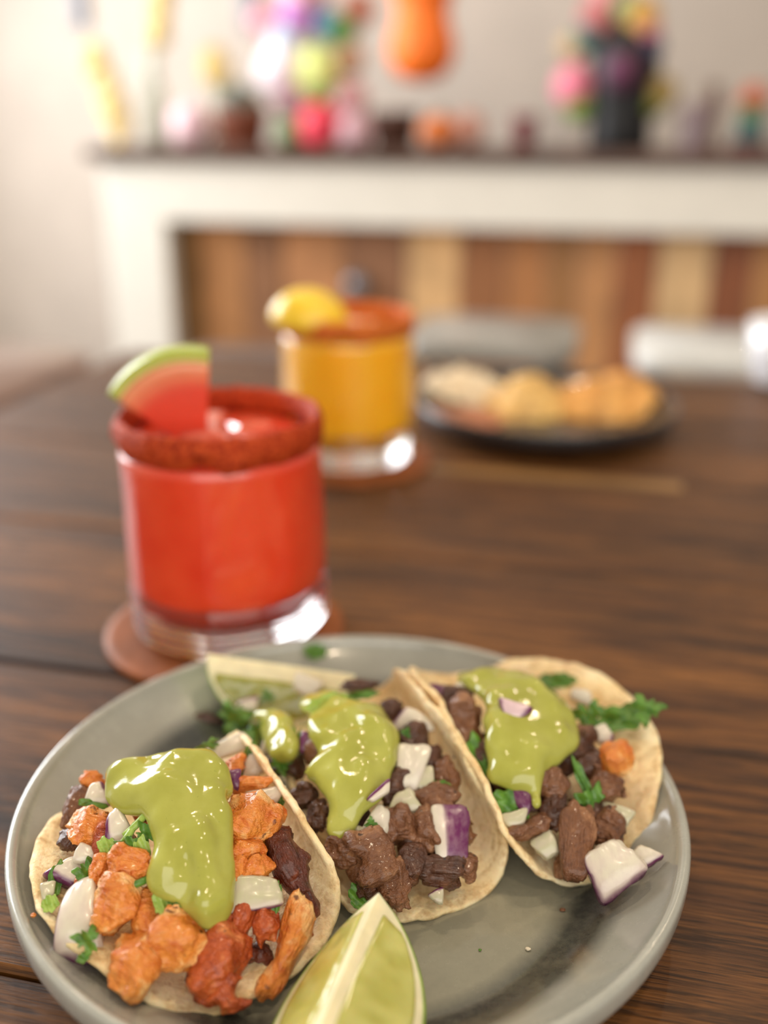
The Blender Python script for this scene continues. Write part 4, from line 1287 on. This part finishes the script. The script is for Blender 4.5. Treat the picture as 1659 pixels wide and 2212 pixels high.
def m_liquid(name, a, b, sss, rad):
    t = NT(name)
    n = t.noise(38, 4, .55)
    t.set(Base_Color=t.ramp(n, [(.3, a), (.7, b)]), Roughness=.35, Coat_Weight=.9, Coat_Roughness=.04, Subsurface_Weight=sss, Subsurface_Scale=.016)
    t.b.inputs['Subsurface Radius'].default_value = rad
    return t.m
def m_crust(name, a, b, c_):
    t = NT(name)
    n = t.noise(500, 3, .6)
    t.set(Base_Color=t.ramp(n, [(.32, a), (.5, b), (.7, c_)]), Roughness=.6)
    t.b.inputs['Specular IOR Level'].default_value = .22
    t.bump(t.noise(1100, 3), .8, .001)
    return t.m
RG = np.array([-.0726, .4231]); YG = np.array([-.025, .6755])
coaster((-.0742, .4169), .0555, 'round tan leather coaster under the red drink')
coaster((-.022, .674), .0555, 'round tan leather coaster under the yellow drink')
drink(RG[0], RG[1], 'watermelon_cocktail', m_liquid('watermelon_juice', lin(214, 52, 20), lin(228, 78, 40), .6, (1, .16, .06)), m_crust('chili_salt', lin(120, 28, 4), lin(176, 56, 14), lin(206, 88, 36)),
      simple('red_ice', (222, 110, 84), .15, .08, 60, sss=.4, sssr=.006, coat=.5), 'faceted glass of red watermelon cocktail with a chili salt rim', 1)
drink(YG[0], YG[1], 'mango_cocktail', m_liquid('mango_juice', lin(244, 172, 12), lin(250, 186, 34), .6, (1, .7, .1)), m_crust('chili_salt_orange', lin(160, 62, 16), lin(206, 104, 36), lin(226, 140, 64)),
      simple('orange_ice', (230, 150, 70), .2, .08, 60, sss=.4, sssr=.006, coat=.5), 'faceted glass of yellow mango cocktail with an orange chili rim', 2)

# watermelon slice standing in the red drink
def melon():
    y = RG[1] - .002
    c = at(446, 980, .078)
    def wpt(px, py):           # upright plane through the glass centre
        d = ray(px, py); t = y / d[1]
        return EYE + d * t
    apex = wpt(446, 985); tl = wpt(236, 845); tr = wpt(452, 755)
    root = empty('watermelon_slice', (apex[0], apex[1], .09))
    tag(root, 'triangular watermelon slice with green rind stuck in the red drink', 'watermelon')
    ex, ez = np.array([1., 0, 0]), EZ
    a0 = math.atan2(tl[2] - apex[2], tl[0] - apex[0]); a1 = math.atan2(tr[2] - apex[2], tr[0] - apex[0])
    r0, r1 = np.linalg.norm(tl - apex), np.linalg.norm(tr - apex)
    mats = {}
    nA, nR = 40, 22
    th = .0065
    def sector(name, f0, f1, mat, thick, colf):
        V = []; Fc = []; col = []
        for side in (1, -1):
            for i in range(nR + 1):
                f = f0 + (f1 - f0) * i / nR
                for j in range(nA + 1):
                    s = j / nA
                    a = a0 + (a1 - a0) * s
                    rad = (r0 * (1 - s) + r1 * s) * (1 + .025 * math.sin(math.pi * s)) * f
                    z = side * thick * (1 if 0 < j < nA and (0 < i < nR) else .88)
                    q = apex + ex * rad * math.cos(a) + ez * rad * math.sin(a)
                    q = q + np.array([.18 * z, -z, 0])
                    V.append(q); col.append(colf(f))
        m = nA + 1; n1 = (nR + 1) * m
        for i in range(nR):
            for j in range(nA):
                q = [i * m + j, i * m + j + 1, (i + 1) * m + j + 1, (i + 1) * m + j]
                Fc.append(q); Fc.append([n1 + x for x in q[::-1]])
        bd = [(0, j) for j in range(nA)] + [(i, nA) for i in range(nR)] + [(nR, j) for j in range(nA, 0, -1)] + [(i, 0) for i in range(nR, 0, -1)]
        for x in range(len(bd)):
            p1, p2 = bd[x], bd[(x + 1) % len(bd)]
            A_, B_ = p1[0] * m + p1[1], p2[0] * m + p2[1]
            Fc.append([A_, n1 + A_, n1 + B_, B_])
        link_mesh(name, V, Fc, mat, root, col=np.array(col))
    red = np.array(lin(222, 74, 50)[:3]); pale = np.array(lin(232, 150, 104)[:3]); wh = np.array(lin(226, 208, 140)[:3]); gr = np.array(lin(168, 186, 62)[:3])
    MEL = m_attr('watermelon_flesh', .3, .35, 300, .3, .3, .006)
    def cf(f):
        w = np.clip((f - .66) / .20, 0, 1)
        return red * (1 - w) + pale * w
    sector('flesh', .02, .895, MEL, th, cf)
    def cr_(f):
        w = np.clip((f - .895) / .07, 0, 1)
        return wh * (1 - w) + gr * w
    sector('rind', .897, 1.0, MEL, th * 1.02, cr_)
melon()

# yellow citrus wedge on the rim of the mango drink
YR = simple('lemon_rind', (240, 200, 40), .35, .08, 120, .15, coat=.3)
d = ray(585, 668); tA = EYE + d * ((YG[1] - .012) / d[1])
d = ray(752, 690); tB = EYE + d * ((YG[1] - .026) / d[1])
wedge('lemon_wedge', tA - EZ * .004, tB - EZ * .004, .021, math.radians(110), math.radians(8), 'yellow citrus wedge sitting on the rim of the mango drink', 'lemon', YR,
      simple('lemon_pith', (246, 214, 120), .5, .05, 100), lin(240, 180, 60)[:3], lin(248, 200, 90)[:3], edge_up=(0, .75, -1.0))

# ------------------------------------------------------------------ food on the dark plate at the back
def mound(name, px, py, rx, ry, hh, mat, lab, cat, seed, grains=0, gm=None, gsize=(.0034, .0011)):
    c = at(px, py, .012); c[2] = .0056
    n, m = 56, 22
    V = [c + EZ * hh * 1.0]; Fc = []
    a = np.linspace(0, 2 * math.pi, n, endpoint=False)
    for i in range(1, m + 1):
        r = i / m
        x, y = r * rx * np.cos(a), r * ry * np.sin(a)
        z = hh * (1 - r ** 2.2)
        Pn = np.stack([x + c[0], y + c[1], np.full(n, .0)], -1)
        z = z * (1 + .22 * fbm(Pn * 33 + seed * 3.7, seed, 3)) + .0012 * vnoise(Pn * 260, seed + 1) * (1 - r ** 4)
        Rp_ = np.hypot(x + c[0] - PC2[0], y + c[1] - PC2[1])
        wall = np.clip((Rp_ - .074) * .75, 0, .012)
        V += [c + np.array([x[j], y[j], max(z[j], 0) + wall[j] + .0004]) for j in range(n)]
    for j in range(n): Fc.append([0, 1 + j, 1 + (j + 1) % n])
    for i in range(m - 1):
        for j in range(n):
            Fc.append([1 + i * n + j, 1 + (i + 1) * n + j, 1 + (i + 1) * n + (j + 1) % n, 1 + i * n + (j + 1) % n])
    V = np.array(V)
    if grains:
        r = np.random.default_rng(seed)
        parts = [(V, Fc)]
        for _ in range(grains):
            q = V[r.integers(1, len(V))] + r.normal(size=3) * .0008
            dd = r.normal(size=3); dd[2] *= .4; dd /= np.linalg.norm(dd)
            L = gsize[0] * r.uniform(.7, 1.2)
            parts.append(tube([q - dd * L, q - dd * L * .5, q + dd * L * .5, q + dd * L], np.array([.4, 1, 1, .4]) * gsize[1], 5))
        V, Fc = join(parts)
    o = link_mesh(name, V, Fc, mat)
    tag(o, lab, cat, kind='stuff' if grains else None)
    return o
mound('mexican_rice', 1140, 868, .036, .036, .024, simple('orange_rice', (246, 194, 120), .45, .18, 60), 'heap of pale orange rice in the middle of the dark plate', 'rice', 3, 700)
mound('mexican_rice', 1298, 868, .046, .040, .024, simple('orange_rice_deep', (240, 174, 96), .45, .2, 60), 'heap of deeper orange rice at the right of the dark plate', 'rice', 5, 700)
mound('refried_beans', 1010, 892, .030, .026, .010, simple('bean_brown', (170, 106, 70), .4, .15, 60), 'smooth brown refried beans at the left of the dark plate', 'beans', 7)
mound('crumbled_cheese', 1030, 848, .036, .020, .015, simple('white_cheese', (242, 226, 196), .5, .06, 60), 'crumbled white cheese over the beans on the dark plate', 'cheese', 9, 260, gsize=(.003, .0022))
mound('crumbled_cheese', 946, 858, .014, .014, .012, simple('white_cheese', (242, 226, 196), .5, .06, 60), 'small white cheese heap beside the yellow drink', 'cheese', 11, 90, gsize=(.003, .0022))

# white cup cut by the right frame edge
cp = at(1690, 830, 0)
v, f = lathe([(.0001, .002), (.026, .002), (.028, .004), (.034, .03), (.037, .058), (.0355, .058), (.0325, .03), (.027, .006), (.0001, .005)], 48, (cp[0], cp[1], 0))
tag(link_mesh('cup', v, f, simple('white_porcelain', (238, 240, 246), .2, .02, 20, coat=.5)), 'white cup cut off by the right edge of the picture', 'cup')

# ------------------------------------------------------------------ decorations on and above the counter
CT = .1677
def cpos(px, Y, z): 
    d = ray(px, 300); d = d / (d @ E2)
    return room(float(d @ E1) * Y, Y, z)
def wpos(px, py, Y):
    d = ray(px, py); d = d / (d @ E2) * Y
    return EYE + d
def pm(rgb): return simple('paint_%d_%d_%d' % rgb, rgb, .6, .08, 30)

def ball_mesh(c, r, seed, amp=.12, freq=9, sq=1.0):
    n, m = 36, 20
    V = []; Fc = []
    for i in range(m + 1):
        ph = math.pi * i / m
        for j in range(n):
            th = 2 * math.pi * j / n
            V.append((math.sin(ph) * math.cos(th), math.sin(ph) * math.sin(th), math.cos(ph)))
    D = np.array(V)
    k = 1 + amp * vnoise(D * freq, seed)
    V = np.asarray(c) + D * (r * k)[:, None] * [1, 1, sq]
    for i in range(m):
        for j in range(n):
            Fc.append([i * n + j, (i + 1) * n + j, (i + 1) * n + (j + 1) % n, i * n + (j + 1) % n])
    return V, Fc

def pompom(px, py, rpx, rgb, Y, label, cat='pompom', seed=1, seat=False, group='bright pompoms on the counter'):
    c = wpos(px, py, Y); r = rpx * mpp(c)
    if seat: c[2] = CT + r * .97
    o = link_mesh('pompom', *ball_mesh(c, r, seed + int(px), .10, 8), pm(rgb))
    return tag(o, label, cat, group)

Y0 = CY + .20
pompom(412, 268, 44, (236, 200, 208), Y0, 'pale pink pompom ball left of the clay pot', seat=True)
pompom(692, 275, 46, (230, 62, 84), Y0 - .08, 'bright red pompom ball on the counter front', seat=True)
pompom(768, 276, 36, (206, 164, 172), Y0 - .10, 'dusty mauve pompom ball right of the red one', seat=True)
pompom(625, 280, 30, (110, 146, 92), Y0, 'small green pompom ball left of the red one', seat=True)
pompom(1012, 262, 36, (214, 160, 142), Y0 + .2, 'salmon pink pompom ball right of the orange pumpkin', seat=True)

def stacked(name, spec, Y, label, cat, bodyf):
    root = empty(name, cpos(bodyf, Y, CT))
    tag(root, label, cat)
    return root
# bouquet of bright paper flowers in a pale vase
bq = empty('paper_bouquet', cpos(660, Y0 + .1, CT))
tag(bq, 'tall bouquet of multicoloured paper flowers behind the red pompom', 'bouquet')
vz = cpos(660, Y0 + .1, CT)
v, f = lathe([(.0001, 0), (.035, 0), (.045, .03), (.04, .08), (.025, .12), (.03, .14), (.026, .14), (.02, .12), (.0001, .1)], 32, vz)
link_mesh('vase', v, f, pm((214, 178, 182)), bq)
for (px, py, r, rgb) in ((575, 45, 34, (238, 170, 182)), (648, 36, 44, (196, 132, 202)), (706, 52, 34, (96, 140, 176)), (738, 62, 34, (84, 150, 70)), (616, 150, 58, (246, 226, 234)),
                         (684, 155, 54, (226, 240, 150)), (700, 196, 34, (120, 178, 96)), (632, 212, 44, (200, 160, 172)), (754, 216, 38, (206, 158, 162)), (620, 92, 40, (196, 222, 236)),
                         (770, 20, 36, (170, 120, 100)), (752, 130, 34, (176, 142, 110)), (660, -30, 50, (236, 190, 200))):
    c = wpos(px, py, Y0 + .1); 
    fo = link_mesh('paper_flower', *ball_mesh(c, r * mpp(c), int(px), .16, 6), pm(rgb), bq)
    link_mesh('stem', *tube([vz + EZ * .11, (vz + EZ * .12 + c) / 2, c], .003, 6), pm((90, 130, 70)), fo)

# clay pots and bowls
def pot(px, w, h, rgb, Y, label, plant=None, name='clay_pot', cat='pot'):
    b = cpos(px, Y, CT); m = mpp(b)
    r, hh = w * m / 2, h * m
    root = empty(name, b); tag(root, label, cat)
    v, f = lathe([(.0001, 0), (r * .72, 0), (r * .8, hh * .05), (r * .96, hh * .75), (r, hh * .78), (r, hh), (r * .9, hh), (r * .85, hh * .8), (.0001, hh * .78)], 36, b)
    link_mesh('pot_body', v, f, pm(rgb), root)
    if plant:
        for i in range(7):
            a = i * .9
            q = b + EZ * (hh + .016 * (i % 3)) + np.array([math.cos(a), math.sin(a), 0]) * r * .5
            link_mesh('succulent_leaf', *ball_mesh(q, r * .34, i, .2, 3, 1.3), pm(plant), root)
pot(524, 118, 76, (122, 66, 44), Y0, 'reddish brown clay pot with a dark green succulent', (104, 112, 100))
pot(852, 108, 72, (88, 58, 46), Y0 + .12, 'dark brown wooden bowl under the orange lantern', None, 'wooden_bowl', 'bowl')
pot(1132, 52, 66, (110, 30, 40), Y0, 'small dark red candle jar on the counter', None, 'candle_jar', 'jar')
pot(1492, 54, 92, (170, 152, 160), Y0, 'small lavender grey jar right of the black vase', None, 'lavender_jar', 'jar')
c = cpos(948, Y0 - .06, CT); r = 42 * mpp(c)
pk = empty('orange_pumpkin', c); tag(pk, 'small orange pumpkin beside the dark bowl', 'pumpkin')
n, m_ = 48, 18
V = []; Fc = []
for i in range(m_ + 1):
    ph = math.pi * i / m_
    for j in range(n):
        th = 2 * math.pi * j / n
        k = r * (1 + .07 * math.cos(8 * th)) * math.sin(ph)
        V.append(c + np.array([k * math.cos(th), k * math.sin(th), r * .8 - r * .8 * math.cos(ph) * (1 - .1 * math.sin(ph))]))
for i in range(m_):
    for j in range(n): Fc.append([i * n + j, i * n + (j + 1) % n, (i + 1) * n + (j + 1) % n, (i + 1) * n + j])
link_mesh('pumpkin_body', V, Fc, pm((206, 110, 46)), pk)
link_mesh('pumpkin_stem', *tube([c + EZ * r * 1.5, c + EZ * r * 1.75, c + EZ * r * 1.9 + E1 * .01], .008, 8), pm((120, 110, 60)), pk)

# yellow flowers and glass vases at the left
def flower_vase(px, Y, h, w, rgb, blooms, label):
    b = cpos(px, Y, CT); m = mpp(b)
    root = empty('flower_vase', b); tag(root, label, 'vase')
    r, hh = w * m / 2, h * m
    v, f = lathe([(.0001, 0), (r * .9, 0), (r, hh * .1), (r * .95, hh * .5), (r * .55, hh * .8), (r * .6, hh), (r * .5, hh), (r * .45, hh * .8), (.0001, hh * .5)], 32, b)
    link_mesh('vase_body', v, f, pm(rgb), root)
    for (qx, qy, rp) in blooms:
        c = wpos(qx, qy, Y)
        fo = link_mesh('bloom', *ball_mesh(c, rp * m, int(qx + qy), .22, 5, 1.35), pm((230, 204, 132)), root)
        link_mesh('stem', *tube([b + EZ * hh * .8, (b + EZ * hh + c) / 2 + E1 * .004, c], .0025, 6), pm((170, 176, 130)), fo)
flower_vase(258, Y0, 40, 30, (222, 196, 130), [(205, 130, 26), (228, 175, 24), (243, 225, 28), (258, 265, 24)], 'spray of pale yellow flowers at the left end of the counter')
flower_vase(338, Y0 + .08, 180, 56, (206, 212, 198), [(345, 20, 24), (340, 70, 24), (352, -30, 24)], 'tall pale green bottle vase with a yellow bloom')
flower_vase(470, Y0 + .12, 110, 50, (210, 206, 190), [(462, 142, 28), (472, 155, 26)], 'pale vase with one yellow flower behind the clay pot')

# orange paper lantern hanging from the ceiling
c = wpos(910, 178, CY + .25); m = mpp(c) * 1.16
lan = empty('paper_lantern', c); tag(lan, 'bright orange gourd shaped paper lantern hanging above the counter', 'lantern')
pr = [(1, 0), (32, 5), (52, 22), (62, 50), (58, 82), (48, 108), (50, 130), (62, 160), (74, 200), (70, 240), (50, 280), (16, 300), (3, 304)]
P = []
for i in range(len(pr) - 1):
    for s in (0, .25, .5, .75): P.append((pr[i][0] * (1 - s) + pr[i + 1][0] * s, pr[i][1] * (1 - s) + pr[i + 1][1] * s))
P.append(pr[-1])
v, f = lathe([(a * m * (1 + .012 * math.sin(b * .9)), b * m) for a, b in P], 48, c)
link_mesh('lantern_shade', v, f, simple('orange_paper', (255, 122, 28), .6, .05, 20, sss=.2, sssr=.02), lan)
link_mesh('cord', *tube([c + EZ * 303 * m, c + EZ * 1.4, c + EZ * 1.95], .002, 6), pm((60, 60, 60)), lan)

# black painted vase with flowers
b = cpos(1336, Y0, CT); m = mpp(b) * 1.12
bv = empty('black_vase', b); tag(bv, 'black painted vase crowned with colourful flowers', 'vase')
pr = [(.0001, 0), (56, 0), (60, 8), (58, 40), (66, 90), (68, 140), (58, 190), (44, 220), (46, 240), (38, 240), (36, 220), (.0001, 200)]
v, f = lathe([(a * m, z * m) for a, z in pr], 40, b)
link_mesh('vase_body', v, f, simple('black_glaze', (12, 11, 13), .5, .1, 20), bv)
for (px, py, r, rgb) in ((1240, 186, 36, (238, 138, 160)), (1252, 232, 26, (120, 150, 60)), (1292, 38, 34, (196, 120, 120)), (1342, 14, 30, (160, 196, 140)), (1384, 36, 32, (226, 176, 96)), (1398, 70, 24, (214, 130, 140)),
                         (1428, 200, 28, (176, 150, 90)), (1404, 100, 24, (60, 60, 100)), (1268, 80, 26, (70, 130, 130)), (1412, 226, 22, (120, 130, 50)), (1236, 100, 24, (196, 170, 130)), (1318, -20, 34, (220, 150, 150))):
    c = wpos(px, py, Y0 - .04)
    fo = link_mesh('flower', *ball_mesh(c, r * m, int(px), .18, 6), pm(rgb), bv)
    link_mesh('flower_stem', *tube([b + EZ * .12, (b + EZ * .2 + c) / 2, c], .003, 6), pm((40, 70, 40)), fo)
c = wpos(1345, 155, Y0 - .115)
link_mesh('painted_flower', *ball_mesh(b + (c - b) * 1.0, 30 * m, 5, .2, 5), pm((96, 44, 74)), bv)

# dark candlestick and a small painted figurine
b = cpos(1532, Y0 + .15, CT); m = mpp(b)
v, f = lathe([(a * m, z * m) for a, z in ((.0001, 0), (24, 0), (24, 6), (10, 14), (9, 50), (14, 56), (13, 128), (.0001, 130))], 24, b)
tag(link_mesh('candlestick', v, f, pm((112, 72, 58))), 'dark brown candlestick right of the lavender jar', 'candlestick')
b = cpos(1618, Y0, CT); m = mpp(b)
fg = empty('painted_figurine', b); tag(fg, 'small painted figurine in red, green and teal at the right', 'figurine')
for nm, z0, z1, r0, r1, rgb in (('base', 0, 18, 40, 38, (110, 52, 48)), ('skirt', 18, 62, 36, 26, (60, 104, 104)), ('torso', 62, 92, 28, 24, (110, 140, 90)), ('hat', 92, 130, 40, 18, (206, 110, 80))):
    v, f = lathe([(.0001, z0 * m), (r0 * m * .95, z0 * m), (r0 * m, (z0 + 2) * m), (r1 * m, (z1 - 2) * m), (r1 * m * .9, z1 * m), (.0001, z1 * m)], 28, b)
    link_mesh(nm, v, f, pm(rgb), fg)

# two grey hanging rods on the back wall
for px, lab in ((165, 'grey metal bracket on the wall at the far left'), (533, 'grey metal bracket on the wall left of the bouquet')):
    c = wpos(px, 20, 3.78); m = mpp(c)
    root = empty('wall_bracket', c); tag(root, lab, 'bracket', 'grey wall brackets')
    link_mesh('bracket_arm', *box(c + EZ * .05, E1, E2, EZ, 15 * m, .015, .10, .004), pm((150, 152, 162)), root, False)
    link_mesh('bracket_plate', *box(c + EZ * .05 + E2 * .015, E1, E2, EZ, 20 * m, .005, .12, .003), pm((160, 162, 170)), root, False)
